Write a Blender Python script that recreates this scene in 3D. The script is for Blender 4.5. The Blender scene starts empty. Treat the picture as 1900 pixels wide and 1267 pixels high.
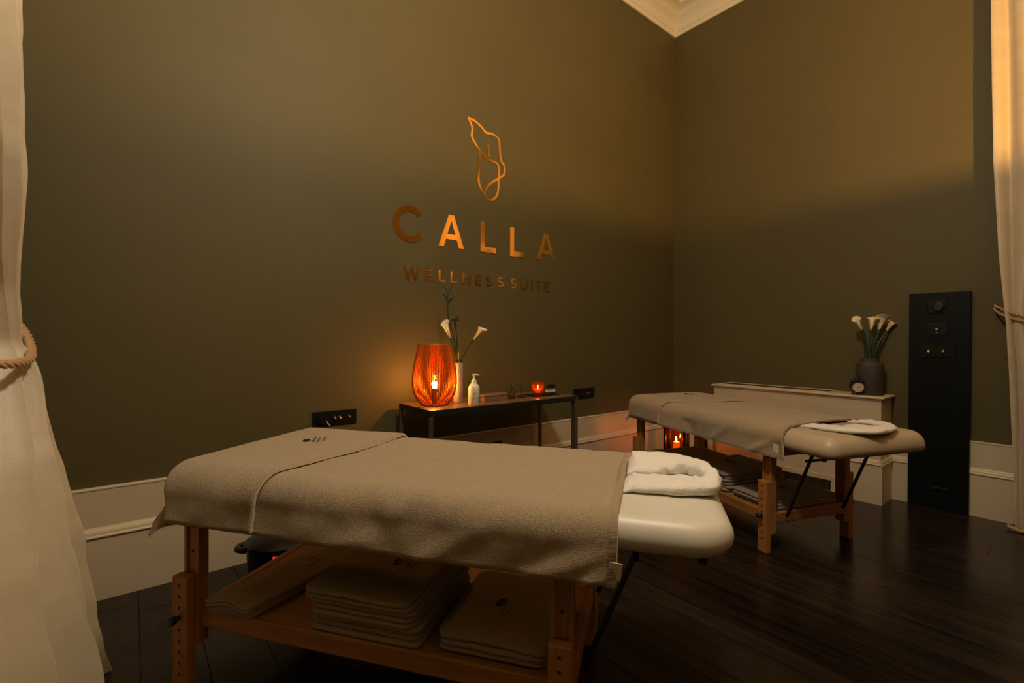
import bpy, bmesh, math, random
from mathutils import Vector, Matrix, noise

random.seed(7)
PI = math.pi
SC = bpy.context.scene
COL = SC.collection

# ------------------------------------------------------------------ camera, world, lights, exposure
XR, YL, XW, YS, ZCEIL = 4.5356, 2.8786, -0.55, -3.1, 4.78      # inner wall faces, ceiling
HB, ZCROWN = 0.512, 4.429

CAM_H, CAM_F, YAW, PITCH, ROLL = 1.2, 877.3, 0.893638, -0.005392, 0.00481
fw = Vector((math.cos(YAW), math.sin(YAW), 0)); rt = Vector((math.sin(YAW), -math.cos(YAW), 0)); up = Vector((0, 0, 1))
f2 = fw * math.cos(PITCH) + up * math.sin(PITCH); u2 = up * math.cos(PITCH) - fw * math.sin(PITCH)
rc = rt * math.cos(ROLL) + u2 * math.sin(ROLL); uc = u2 * math.cos(ROLL) - rt * math.sin(ROLL)
cd = bpy.data.cameras.new('camera'); cam = bpy.data.objects.new('camera', cd); COL.objects.link(cam)
cd.sensor_width = 36.0; cd.lens = 36.0 * CAM_F / 1900.0; cd.clip_start = 0.02
cam.matrix_world = Matrix(((rc.x, uc.x, -f2.x, 0), (rc.y, uc.y, -f2.y, 0), (rc.z, uc.z, -f2.z, CAM_H), (0, 0, 0, 1)))
SC.camera = cam

w = bpy.data.worlds.new('world'); SC.world = w; w.use_nodes = True
w.node_tree.nodes['Background'].inputs[0].default_value = (0.002, 0.003, 0.006, 1)      # night outside
w.node_tree.nodes['Background'].inputs[1].default_value = 1.0

SC.view_settings.view_transform = 'Standard'
try: SC.view_settings.look = 'None'
except Exception: pass
SC.view_settings.exposure = 0.0
SC.view_settings.gamma = 1.0
SC.view_settings.use_curve_mapping = False
SC.cycles.use_denoising = True
SC.cycles.max_bounces = 10
SC.cycles.diffuse_bounces = 5
SC.cycles.glossy_bounces = 4
SC.cycles.transparent_max_bounces = 24
SC.cycles.transmission_bounces = 8
SC.cycles.sample_clamp_indirect = 4.0
SC.cycles.caustics_reflective = False
SC.cycles.caustics_refractive = False

PENDANT = Vector((2.70, -0.90, 2.44))
PENDANT_W, PENDANT_C = 262.0, (1.0, 0.51, 0.12)
GLOBE = Vector((0.86, 0.70, 3.38))
GLOBE_W, GLOBE_C = 136.0, (1.0, 0.88, 0.68)
LAMP_W, LAMP_C = 850.0, (1.0, 0.62, 0.26)

# frosted globe hanging high above the camera, out of frame
gd = bpy.data.lights.new('globe_light', 'POINT'); gd.energy = GLOBE_W; gd.color = GLOBE_C; gd.shadow_soft_size = 0.16
go = bpy.data.objects.new('globe_light', gd); COL.objects.link(go); go.location = GLOBE

# bulb of the ceiling pendant (an upward-facing bowl behind the camera)
pd = bpy.data.lights.new('pendant_light', 'POINT'); pd.energy = PENDANT_W; pd.color = PENDANT_C; pd.shadow_soft_size = 0.020
po = bpy.data.objects.new('pendant_light', pd); COL.objects.link(po); po.location = PENDANT

# ------------------------------------------------------------------ helpers
def tag(o, label=None, cat=None, group=None, kind=None):
    if label: o['label'] = label
    if cat: o['category'] = cat
    if group: o['group'] = group
    if kind: o['kind'] = kind
    return o

def obj(name, bm, m, parent=None, smooth=False, loc=None, rz=None, angle=None):
    me = bpy.data.meshes.new(name)
    if isinstance(bm, tuple):
        me.from_pydata(bm[0], [], bm[1]); me.update()
        b2 = bmesh.new(); b2.from_mesh(me); bmesh.ops.recalc_face_normals(b2, faces=b2.faces); b2.to_mesh(me); b2.free()
    else:
        bmesh.ops.recalc_face_normals(bm, faces=bm.faces)
        bm.to_mesh(me); bm.free()
    if m: me.materials.append(m)
    if smooth:
        for p in me.polygons: p.use_smooth = True
        if angle:
            try: me.set_sharp_from_angle(angle=math.radians(angle))
            except Exception: pass
    o = bpy.data.objects.new(name, me); COL.objects.link(o)
    if parent: o.parent = parent
    if loc is not None: o.location = loc
    if rz is not None: o.rotation_euler = (0, 0, rz)
    return o

def share(src, parent=None, loc=None, rot=None, name=None):
    o = bpy.data.objects.new(name or src.name.split('.')[0], src.data); COL.objects.link(o)
    if parent: o.parent = parent
    if loc is not None: o.location = loc
    if rot is not None: o.rotation_euler = rot
    return o

def empty(name, loc=(0, 0, 0), rz=0, label=None, cat=None, group=None, kind=None):
    o = bpy.data.objects.new(name, None); COL.objects.link(o); o.location = loc; o.rotation_euler = (0, 0, rz)
    o.empty_display_size = 0.05
    return tag(o, label, cat, group, kind)

def box(bm, x0, x1, y0, y1, z0, z1, bev=0, seg=2):
    r = bmesh.ops.create_cube(bm, size=1)
    vs = r['verts']
    for v in vs:
        v.co = Vector(((x0 + x1) / 2 + v.co.x * (x1 - x0), (y0 + y1) / 2 + v.co.y * (y1 - y0), (z0 + z1) / 2 + v.co.z * (z1 - z0)))
    if bev > 0:
        es = list({e for v in vs for e in v.link_edges})
        bmesh.ops.bevel(bm, geom=es, offset=bev, segments=seg, affect='EDGES', profile=0.5)
    return bm

def bx(*a, **k): return box(bmesh.new(), *a, **k)

def tube(bm, pts, rad, n=10, cap=True, closed=False):
    pts = [Vector(p) for p in pts]; N = len(pts)
    rads = rad if isinstance(rad, (list, tuple)) else [rad] * N
    rings = []; prev = None
    for i, p in enumerate(pts):
        a = pts[(i - 1) % N] if (closed or i > 0) else p
        b = pts[(i + 1) % N] if (closed or i < N - 1) else p
        t = (b - a).normalized() if (b - a).length > 1e-9 else Vector((0, 0, 1))
        if prev is None:
            q = Vector((0, 0, 1)) if abs(t.z) < 0.9 else Vector((1, 0, 0))
            nrm = (q - t * q.dot(t)).normalized()
        else:
            nrm = (prev - t * prev.dot(t)).normalized()
        prev = nrm; bi = t.cross(nrm)
        rings.append([bm.verts.new(p + (nrm * math.cos(2 * PI * k / n) + bi * math.sin(2 * PI * k / n)) * rads[i]) for k in range(n)])
    M = N if closed else N - 1
    for i in range(M):
        A, B = rings[i], rings[(i + 1) % N]
        for k in range(n):
            bm.faces.new((A[k], A[(k + 1) % n], B[(k + 1) % n], B[k]))
    if cap and not closed:
        bm.faces.new(rings[0][::-1]); bm.faces.new(rings[-1])
    return bm

def lathe(bm, prof, n=32, c=(0, 0), close_bottom=True, close_top=True, sx=1, sy=1, rot=0):
    rings = []
    cr, sr = math.cos(rot), math.sin(rot)
    for r, z in prof:
        ring = []
        for k in range(n):
            x = r * sx * math.cos(2 * PI * k / n); y = r * sy * math.sin(2 * PI * k / n)
            ring.append(bm.verts.new((c[0] + x * cr - y * sr, c[1] + x * sr + y * cr, z)))
        rings.append(ring)
    for A, B in zip(rings, rings[1:]):
        for k in range(n):
            bm.faces.new((A[k], A[(k + 1) % n], B[(k + 1) % n], B[k]))
    if close_bottom: bm.faces.new(rings[0][::-1])
    if close_top: bm.faces.new(rings[-1])
    return bm

def prism(bm, poly, axis, a, b):
    """poly: 2-D outline, pushed along 'axis' from a to b. x: (y,z)  y: (x,z)  z: (x,y)"""
    def P(q, t):
        return {'x': (t, q[0], q[1]), 'y': (q[0], t, q[1]), 'z': (q[0], q[1], t)}[axis]
    A = [bm.verts.new(P(q, a)) for q in poly]; B = [bm.verts.new(P(q, b)) for q in poly]
    n = len(poly)
    for k in range(n): bm.faces.new((A[k], A[(k + 1) % n], B[(k + 1) % n], B[k]))
    bm.faces.new(A[::-1]); bm.faces.new(B)
    return bm

def lerp(a, b, t): return a + (b - a) * t
def sstep(t): t = max(0.0, min(1.0, t)); return t * t * (3 - 2 * t)
def keyed(keys, z):
    """keys: rows (z, v...) falling in z; smooth interpolation"""
    if z >= keys[0][0]: return keys[0][1:]
    for A, B in zip(keys, keys[1:]):
        if B[0] <= z <= A[0]:
            t = (A[0] - z) / (A[0] - B[0])
            return tuple(lerp(p, q, t) for p, q in zip(A[1:], B[1:]))
    return keys[-1][1:]
def fbm(p, oct=3): return noise.fractal(Vector(p), 1.0, 2.0, oct)
def spline(pts, n):
    """Catmull-Rom through pts, n samples per span"""
    out = []; m = len(pts)
    P = [Vector(p) for p in pts]
    for i in range(m - 1):
        p0 = P[max(i - 1, 0)]; p1 = P[i]; p2 = P[i + 1]; p3 = P[min(i + 2, m - 1)]
        for k in range(n):
            t = k / n
            out.append(0.5 * ((2 * p1) + (p2 - p0) * t + (2 * p0 - 5 * p1 + 4 * p2 - p3) * t * t + (3 * p1 - p0 - 3 * p2 + p3) * t ** 3))
    out.append(P[-1]); return out

# ------------------------------------------------------------------ materials
def mat(name, col, rough=0.6, metal=0.0, var=0.0, vscale=(8, 8, 8), col2=None, bump=0.0, bscale=300.0, bstretch=(1, 1, 1),
        rvar=0.0, sheen=0.0, emit=None, estr=0.0, spec=None, coat=0.0, rnd=0.0, detail=6.0):
    m = bpy.data.materials.new(name); m.use_nodes = True
    nt = m.node_tree; N = nt.nodes; L = nt.links
    b = N['Principled BSDF']
    b.inputs['Base Color'].default_value = (*col, 1); b.inputs['Roughness'].default_value = rough; b.inputs['Metallic'].default_value = metal
    if spec is not None: b.inputs['Specular IOR Level'].default_value = spec
    if sheen: b.inputs['Sheen Weight'].default_value = sheen; b.inputs['Sheen Roughness'].default_value = 0.6
    if coat: b.inputs['Coat Weight'].default_value = coat; b.inputs['Coat Roughness'].default_value = 0.12
    if emit: b.inputs['Emission Color'].default_value = (*emit, 1); b.inputs['Emission Strength'].default_value = estr
    tc = N.new('ShaderNodeTexCoord')
    src = tc.outputs['Object']
    if rnd:
        oi = N.new('ShaderNodeObjectInfo'); mu = N.new('ShaderNodeVectorMath'); mu.operation = 'SCALE'
        cmb = N.new('ShaderNodeCombineXYZ')
        for k in range(3): L.new(oi.outputs['Random'], cmb.inputs[k])
        L.new(cmb.outputs[0], mu.inputs[0]); mu.inputs['Scale'].default_value = 37.0
        ad = N.new('ShaderNodeVectorMath'); ad.operation = 'ADD'
        L.new(src, ad.inputs[0]); L.new(mu.outputs[0], ad.inputs[1]); src = ad.outputs[0]
    if var or col2 or rvar:
        mp = N.new('ShaderNodeMapping'); mp.inputs['Scale'].default_value = vscale; L.new(src, mp.inputs[0])
        nz = N.new('ShaderNodeTexNoise'); nz.inputs['Scale'].default_value = 1.0; nz.inputs['Detail'].default_value = detail
        nz.inputs['Roughness'].default_value = 0.62
        L.new(mp.outputs[0], nz.inputs['Vector'])
        c2 = col2 or tuple(c * (1 - var) for c in col)
        c1 = col if col2 else tuple(min(1, c * (1 + var)) for c in col)
        rp = N.new('ShaderNodeValToRGB'); rp.color_ramp.elements[0].position = 0.32; rp.color_ramp.elements[1].position = 0.68
        rp.color_ramp.elements[0].color = (*c2, 1); rp.color_ramp.elements[1].color = (*c1, 1)
        L.new(nz.outputs['Fac'], rp.inputs[0])
        out = rp.outputs[0]
        if rnd:
            mx = N.new('ShaderNodeMix'); mx.data_type = 'RGBA'; mx.blend_type = 'MULTIPLY'; mx.inputs['Factor'].default_value = 1.0
            mr = N.new('ShaderNodeMapRange'); mr.inputs['To Min'].default_value = 1 - rnd; mr.inputs['To Max'].default_value = 1 + rnd
            L.new(oi.outputs['Random'], mr.inputs[0]); L.new(out, mx.inputs[6]); L.new(mr.outputs[0], mx.inputs[7]); out = mx.outputs[2]
        L.new(out, b.inputs['Base Color'])
        if rvar:
            mr2 = N.new('ShaderNodeMapRange'); mr2.inputs['To Min'].default_value = max(0.02, rough - rvar); mr2.inputs['To Max'].default_value = rough + rvar
            L.new(nz.outputs['Fac'], mr2.inputs[0]); L.new(mr2.outputs[0], b.inputs['Roughness'])
    if bump:
        mp2 = N.new('ShaderNodeMapping'); mp2.inputs['Scale'].default_value = bstretch; L.new(src, mp2.inputs[0])
        n2 = N.new('ShaderNodeTexNoise'); n2.inputs['Scale'].default_value = bscale; n2.inputs['Detail'].default_value = 3.0
        L.new(mp2.outputs[0], n2.inputs['Vector'])
        bp = N.new('ShaderNodeBump'); bp.inputs['Strength'].default_value = bump; bp.inputs['Distance'].default_value = 0.004
        L.new(n2.outputs['Fac'], bp.inputs['Height']); L.new(bp.outputs[0], b.inputs['Normal'])
    return m

def clear(name, tint, gloss=0.08, rough=0.03, amount=1.0, body=None, body_amt=0.0):
    """thin coloured glass: tinted see-through with a glossy face, optionally a little translucent body"""
    m = bpy.data.materials.new(name); m.use_nodes = True
    nt = m.node_tree; N = nt.nodes; L = nt.links
    N.remove(N['Principled BSDF'])
    out = N['Material Output']
    tr = N.new('ShaderNodeBsdfTransparent'); tr.inputs[0].default_value = (*tint, 1)
    gl = N.new('ShaderNodeBsdfGlossy'); gl.inputs['Roughness'].default_value = rough
    fr = N.new('ShaderNodeFresnel'); fr.inputs[0].default_value = 1.45
    mx = N.new('ShaderNodeMixShader'); L.new(tr.outputs[0], mx.inputs[1]); L.new(gl.outputs[0], mx.inputs[2])
    mr = N.new('ShaderNodeMath'); mr.operation = 'MULTIPLY'; mr.inputs[1].default_value = amount
    L.new(fr.outputs[0], mr.inputs[0]); L.new(mr.outputs[0], mx.inputs[0])
    last = mx.outputs[0]
    if body:
        tl = N.new('ShaderNodeBsdfTranslucent'); tl.inputs[0].default_value = (*body, 1)
        df = N.new('ShaderNodeBsdfDiffuse'); df.inputs[0].default_value = (*body, 1)
        m0 = N.new('ShaderNodeMixShader'); m0.inputs[0].default_value = 0.4; L.new(tl.outputs[0], m0.inputs[1]); L.new(df.outputs[0], m0.inputs[2])
        m2 = N.new('ShaderNodeMixShader'); m2.inputs[0].default_value = body_amt
        L.new(last, m2.inputs[1]); L.new(m0.outputs[0], m2.inputs[2]); last = m2.outputs[0]
    L.new(last, out.inputs[0])
    return m

def cord_mat():
    m = bpy.data.materials.new('amber_cord'); m.use_nodes = True
    nt = m.node_tree; N = nt.nodes; L = nt.links; N.remove(N['Principled BSDF'])
    df = N.new('ShaderNodeBsdfDiffuse'); df.inputs[0].default_value = (0.40, 0.100, 0.012, 1)
    tl = N.new('ShaderNodeBsdfTranslucent'); tl.inputs[0].default_value = (0.80, 0.13, 0.012, 1)
    gl = N.new('ShaderNodeBsdfGlossy'); gl.inputs[0].default_value = (1.0, 0.6, 0.3, 1); gl.inputs['Roughness'].default_value = 0.25
    m1 = N.new('ShaderNodeMixShader'); m1.inputs[0].default_value = 0.03; L.new(df.outputs[0], m1.inputs[1]); L.new(tl.outputs[0], m1.inputs[2])
    m2 = N.new('ShaderNodeMixShader'); m2.inputs[0].default_value = 0.10; L.new(m1.outputs[0], m2.inputs[1]); L.new(gl.outputs[0], m2.inputs[2])
    L.new(m2.outputs[0], N['Material Output'].inputs[0])
    return m

def glow(name, col, strength):
    m = bpy.data.materials.new(name); m.use_nodes = True
    b = m.node_tree.nodes['Principled BSDF']
    b.inputs['Base Color'].default_value = (*col, 1); b.inputs['Emission Color'].default_value = (*col, 1); b.inputs['Emission Strength'].default_value = strength
    return m

M = {}
M['wall'] = mat('olive_wall', (0.102, 0.083, 0.034), 0.55, var=0.05, vscale=(1.5, 1.5, 1.5), bump=0.18, bscale=420, spec=0.25)
M['white'] = mat('warm_white_paint', (0.60, 0.51, 0.365), 0.42, var=0.04, vscale=(3, 3, 3), bump=0.03, bscale=120)
M['ceiling'] = mat('ceiling_paint', (0.78, 0.74, 0.66), 0.8)
M['crown'] = mat('crown_paint', (0.74, 0.69, 0.58), 0.6)
M['floor'] = mat('dark_floor_board', (0.026, 0.0165, 0.0105), 0.22, col2=(0.0036, 0.0031, 0.0028), vscale=(26, 1.3, 10), rvar=0.07, rnd=0.35, bump=0.05, bscale=1.0,
                 bstretch=(160, 6, 20), spec=0.33)
M['gap'] = mat('floor_gap', (0.006, 0.004, 0.003), 0.8)
M['towel'] = mat('taupe_terry', (0.385, 0.295, 0.185), 0.95, var=0.20, vscale=(230, 230, 230), bump=1.0, bscale=360, sheen=0.25, spec=0.1)
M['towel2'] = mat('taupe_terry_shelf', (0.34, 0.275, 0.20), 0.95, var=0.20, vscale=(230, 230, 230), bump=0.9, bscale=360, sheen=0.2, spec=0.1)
M['band'] = mat('towel_border', (0.34, 0.255, 0.165), 0.9, var=0.08, vscale=(200, 10, 10), bump=0.5, bscale=200, bstretch=(1, 4, 1), spec=0.1)
M['terry_white'] = mat('white_terry', (0.78, 0.75, 0.70), 0.95, var=0.04, vscale=(50, 50, 50), bump=0.7, bscale=260, sheen=0.25, spec=0.1)
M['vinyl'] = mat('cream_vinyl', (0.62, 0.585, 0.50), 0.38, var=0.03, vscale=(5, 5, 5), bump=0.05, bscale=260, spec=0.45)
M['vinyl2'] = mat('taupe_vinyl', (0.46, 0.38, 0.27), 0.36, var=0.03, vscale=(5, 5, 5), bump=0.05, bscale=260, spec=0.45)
wa, wb = (0.47, 0.220, 0.070), (0.30, 0.125, 0.036)
M['wood_x'] = mat('beech_x', wa, 0.42, col2=wb, vscale=(2.5, 40, 40), rvar=0.06, rnd=0.12)
M['wood_y'] = mat('beech_y', wa, 0.42, col2=wb, vscale=(40, 2.5, 40), rvar=0.06, rnd=0.12)
M['wood_z'] = mat('beech_z', wa, 0.42, col2=wb, vscale=(40, 40, 2.5), rvar=0.06, rnd=0.12)
M['shelf'] = mat('shelf_ply', (0.42, 0.235, 0.085), 0.5, col2=(0.31, 0.165, 0.055), vscale=(3, 30, 30))
M['hole_shade'] = mat('recess_shade', (0.035, 0.014, 0.005), 0.9)  # dark colour stands in for the shade inside holes and vents
M['black_metal'] = mat('black_metal', (0.014, 0.015, 0.016), 0.42, metal=0.3)
M['black'] = mat('black_plastic', (0.010, 0.012, 0.013), 0.38)
M['black_panel'] = mat('black_lacquer', (0.004, 0.0062, 0.0065), 0.42, spec=0.18)
M['plate'] = mat('black_plate', (0.005, 0.007, 0.009), 0.38, spec=0.25)
M['gold'] = mat('gold_film', (0.93, 0.52, 0.15), 0.11, metal=1.0, bump=0.02, bscale=30)
M['brass'] = mat('brass', (0.86, 0.60, 0.30), 0.22, metal=1.0)
M['bronze'] = mat('bronzed_steel', (0.20, 0.155, 0.105), 0.38, metal=0.75, var=0.25, vscale=(20, 20, 5), rvar=0.1)
M['console_top'] = mat('console_top', (0.20, 0.105, 0.055), 0.32, col2=(0.13, 0.065, 0.034), vscale=(3, 30, 30), rvar=0.06)
M['silk'] = mat('cream_silk', (0.54, 0.45, 0.31), 0.40, var=0.06, vscale=(3, 3, 14), bump=0.10, bscale=90, bstretch=(1, 1, 7), sheen=0.3, spec=0.45)
M['rope'] = mat('gold_rope', (0.44, 0.25, 0.095), 0.5, var=0.15, vscale=(60, 60, 60), sheen=0.4)
M['white_gloss'] = mat('white_plastic', (0.78, 0.70, 0.58), 0.3)
M['print'] = mat('print_ink', (0.05, 0.035, 0.02), 0.6)
M['thread'] = mat('dark_thread', (0.010, 0.010, 0.012), 0.8)
M['ceramic'] = mat('cream_ceramic', (0.42, 0.31, 0.22), 0.55, var=0.06, vscale=(20, 20, 20))
M['stone'] = mat('dark_stone_vase', (0.050, 0.040, 0.034), 0.7, var=0.2, vscale=(18, 18, 18), bump=0.2, bscale=60)
M['leaf'] = mat('dark_leaf', (0.012, 0.035, 0.020), 0.45, var=0.25, vscale=(30, 30, 30))
M['stem'] = mat('calla_stem', (0.016, 0.048, 0.020), 0.45, var=0.2, vscale=(30, 30, 8))
M['calla'] = mat('calla_petal', (0.78, 0.66, 0.44), 0.55, var=0.06, vscale=(20, 20, 20))
M['calla_green'] = mat('calla_throat', (0.42, 0.44, 0.10), 0.55)
M['spadix'] = mat('spadix', (0.75, 0.42, 0.06), 0.7)
M['dial'] = mat('clock_dial', (0.62, 0.50, 0.36), 0.5)
M['boxwood'] = mat('pale_wood', (0.24, 0.135, 0.07), 0.5, col2=(0.18, 0.10, 0.05), vscale=(4, 40, 40))
M['glass'] = clear('clear_glass', (0.93, 0.92, 0.88), amount=1.0)
M['amber_glass'] = clear('amber_glass', (0.97, 0.46, 0.12), amount=0.9, body=(0.9, 0.26, 0.04), body_amt=0.10)
M['amber_shell'] = clear('amber_shell', (0.97, 0.60, 0.22), amount=0.25, rough=0.12)
M['amber_cord'] = cord_mat()
M['lantern_glass'] = clear('lantern_glass', (0.96, 0.60, 0.32), amount=1.0)
M['oil'] = clear('golden_oil', (0.75, 0.55, 0.16), amount=0.8, body=(0.8, 0.55, 0.12), body_amt=0.25)
M['wax'] = mat('candle_wax', (0.85, 0.42, 0.14), 0.5, emit=(1.0, 0.22, 0.02), estr=0.9)  # wax emits a weak orange, in place of flame light glowing through it
M['wax_jar'] = mat('jar_wax', (0.80, 0.40, 0.14), 0.5, emit=(1.0, 0.20, 0.02), estr=0.9)  # own emission stands in for flame light inside the wax
M['bulb'] = glow('bulb_glow', LAMP_C, 1.0)
M['flame'] = glow('flame_glow', (1.0, 0.55, 0.16), 160.0)
M['flame_big'] = glow('pillar_flame_glow', (1.0, 0.42, 0.10), 520.0)
M['led'] = glow('red_digits', (1.0, 0.02, 0.03), 3.0)
M['pane'] = mat('night_pane', (0.004, 0.005, 0.008), 0.06)

# ------------------------------------------------------------------ room shell
fl = obj('floor', bx(XW - 0.1, XR + 0.1, YS - 0.1, YL + 0.1, -0.08, -0.012), M['gap']); tag(fl, 'dark stained floor of wide wooden boards', kind='structure')
PW = 0.196
x = 0.024 - 3 * PW; k = 0
while x < XR:
    y = YS - random.uniform(0, 1.8)
    while y < YL:
        ln = random.uniform(2.2, 3.6)
        y0, y1 = max(y, YS), min(y + ln, YL)
        x0, x1 = max(x, XW), min(x + PW, XR)
        if x1 - x0 > 0.02 and y1 - y0 > 0.02:
            cx_, cy_ = (x0 + x1) / 2, (y0 + y1) / 2
            dz = random.uniform(-0.0006, 0.0006)
            o = obj('plank', bx(x0 - cx_ + 0.0012, x1 - cx_ - 0.0012, y0 - cy_ + 0.001, y1 - cy_ - 0.001, -0.012, dz), M['floor'], fl)
            o.location = (cx_, cy_, 0)
        y += ln
    x += PW; k += 1

tag(obj('wall_north', bx(XW - 0.1, XR + 0.1, YL, YL + 0.12, 0, ZCEIL), M['wall']), 'olive brown wall carrying the golden sign', kind='structure')
tag(obj('wall_east', bx(XR, XR + 0.12, YS, YL, 0, ZCEIL), M['wall']), 'olive brown wall behind radiator cover and black column', kind='structure')
tag(obj('wall_south', bx(XW - 0.1, XR + 0.1, YS - 0.12, YS, 0, ZCEIL), M['wall']), 'olive brown wall behind the camera', kind='structure')
tag(obj('wall_west', bx(XW - 0.12, XW, YS, YL, 0, ZCEIL), M['wall']), 'olive brown wall behind the left cream curtain', kind='structure')
tag(obj('ceiling', bx(XW - 0.1, XR + 0.1, YS - 0.1, YL + 0.1, ZCEIL, ZCEIL + 0.08), M['ceiling']), 'white ceiling high above the room', kind='structure')
# skirting: plinth board, sloped moulding, upper board with rounded cap (profile: distance from wall, height)
SK = [(0, 0), (0.033, 0), (0.033, 0.286), (0.040, 0.288), (0.041, 0.293), (0.036, 0.300), (0.034, 0.310), (0.030, 0.318), (0.021, 0.325), (0.018, 0.331),
      (0.018, 0.498), (0.021, 0.502), (0.021, 0.508), (0.016, 0.512), (0, 0.512)]
def skirting(name, side, a, b, label):
    if side == 'n': bm = prism(bmesh.new(), [(YL - d, z) for d, z in SK], 'x', a, b)
    elif side == 'e': bm = prism(bmesh.new(), [(XR - d, z) for d, z in SK], 'y', a, b)
    elif side == 's': bm = prism(bmesh.new(), [(YS + d, z) for d, z in SK], 'x', a, b)
    else: bm = prism(bmesh.new(), [(XW + d, z) for d, z in SK], 'y', a, b)
    return tag(obj(name, bm, M['white']), label, kind='structure')
skirting('baseboard_north', 'n', XW, XR, 'tall white skirting board below the sign wall')
skirting('baseboard_east', 'e', 0.345, YL - 0.042, 'tall white skirting board behind the black column')
skirting('baseboard_south', 's', XW, XR, 'tall white skirting board behind the camera')
skirting('baseboard_west', 'w', YS, YL - 0.042, 'tall white skirting board behind the cream curtain')

# crown moulding
h = ZCROWN
CR = [(0, h), (0.012, h), (0.016, h + 0.006), (0.016, h + 0.040), (0.026, h + 0.046), (0.030, h + 0.058), (0.034, h + 0.066), (0.048, h + 0.100), (0.072, h + 0.128),
      (0.080, h + 0.130), (0.080, h + 0.140), (0.088, h + 0.144), (0.118, h + 0.172), (0.150, h + 0.186), (0.190, h + 0.192), (0.196, h + 0.196), (0.196, h + 0.206),
      (0.212, h + 0.212), (0.222, h + 0.222), (0.222, h + 0.240), (0.260, h + 0.246), (0.300, h + 0.262), (0.330, h + 0.290), (0.336, h + 0.300), (0.36, h + 0.306), (0.36, ZCEIL), (0, ZCEIL)]
def crown(name, side, label):
    bm = bmesh.new(); A = []; B = []
    for d, z in CR:
        if side == 'n': A.append(bm.verts.new((XW + d, YL - d, z))); B.append(bm.verts.new((XR - d, YL - d, z)))
        if side == 'e': A.append(bm.verts.new((XR - d, YS + d, z))); B.append(bm.verts.new((XR - d, YL - d, z)))
        if side == 's': A.append(bm.verts.new((XW + d, YS + d, z))); B.append(bm.verts.new((XR - d, YS + d, z)))
        if side == 'w': A.append(bm.verts.new((XW + d, YS + d, z))); B.append(bm.verts.new((XW + d, YL - d, z)))
    n = len(CR)
    for k in range(n): bm.faces.new((A[k], A[(k + 1) % n], B[(k + 1) % n], B[k]))
    tag(obj(name, bm, M['crown']), label, kind='structure')
crown('trim_2', 'n', 'stepped cream crown moulding above the sign wall')
crown('trim_3', 'e', 'stepped cream crown moulding above the radiator wall')
crown('trim_4', 's', 'stepped cream crown moulding behind the camera')
crown('trim_5', 'w', 'stepped cream crown moulding above the left curtain')

# window in the east wall behind the right-hand curtain (only a strip of its casing shows)
win = empty('window_1', (XR, -0.72, 0), label='tall window with white casing behind the right cream curtain', kind='structure')
for a, b, z0, z1 in ((0.93, 1.065, 0, 3.9), (-1.065, -0.93, 0, 3.9), (-0.93, 0.93, 3.77, 3.9)):
    obj('casing', bx(-0.03, 0, a, b, z0, z1, bev=0.004), M['white'], win)
obj('sill_panel', bx(-0.022, 0, -0.93, 0.93, 0, 0.5, bev=0.004), M['white'], win)
for q in range(4):
    a = -0.93 + q * 0.465
    for z0, z1 in ((0.5, 1.6), (1.6, 2.7), (2.7, 3.77)):
        obj('pane', bx(-0.008, -0.004, a + 0.025, a + 0.44, z0 + 0.025, z1 - 0.025), M['pane'], win)
        fr = bmesh.new()
        box(fr, -0.02, 0, a, a + 0.025, z0, z1); box(fr, -0.02, 0, a + 0.44, a + 0.465, z0, z1)
        box(fr, -0.02, 0, a + 0.025, a + 0.44, z0, z0 + 0.025); box(fr, -0.02, 0, a + 0.025, a + 0.44, z1 - 0.025, z1)
        obj('sash', fr, M['white'], win)

# ------------------------------------------------------------------ wall sign (letters of gold film on the north wall)
SY = YL - 0.0022
def ribbon(bm, pts, wd, closed=False, t=0.002):
    """flat stroke through (x,z) points on the wall plane"""
    P = [Vector((p[0], p[1])) for p in pts]; n = len(P); Lf = []; Rt = []
    for i, p in enumerate(P):
        a = P[i - 1] if (i > 0 or closed) else None
        b = P[(i + 1) % n] if (i < n - 1 or closed) else None
        d1 = (p - a).normalized() if a is not None else (b - p).normalized()
        d2 = (b - p).normalized() if b is not None else d1
        n1 = Vector((-d1.y, d1.x)); n2 = Vector((-d2.y, d2.x)); mm = (n1 + n2)
        mm = mm.normalized() if mm.length > 1e-6 else n1
        sc = 1 / max(0.35, mm.dot(n1))
        Lf.append(p + mm * wd / 2 * sc); Rt.append(p - mm * wd / 2 * sc)
    def V(q, y): return bm.verts.new((q.x, y, q.y))
    for i in range(n if closed else n - 1):
        j = (i + 1) % n
        poly = [Lf[i], Lf[j], Rt[j], Rt[i]]
        A = [V(q, 0) for q in poly]; B = [V(q, -t) for q in poly]
        bm.faces.new(B)
        for e in range(4): bm.faces.new((A[e], A[(e + 1) % 4], B[(e + 1) % 4], B[e]))
    return bm
def quads(bm, polys, t=0.002):
    for poly in polys:
        A = [bm.verts.new((q[0], 0, q[1])) for q in poly]; B = [bm.verts.new((q[0], -t, q[1])) for q in poly]
        bm.faces.new(B); n = len(poly)
        for e in range(n): bm.faces.new((A[e], A[(e + 1) % n], B[(e + 1) % n], B[e]))
    return bm
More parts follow.
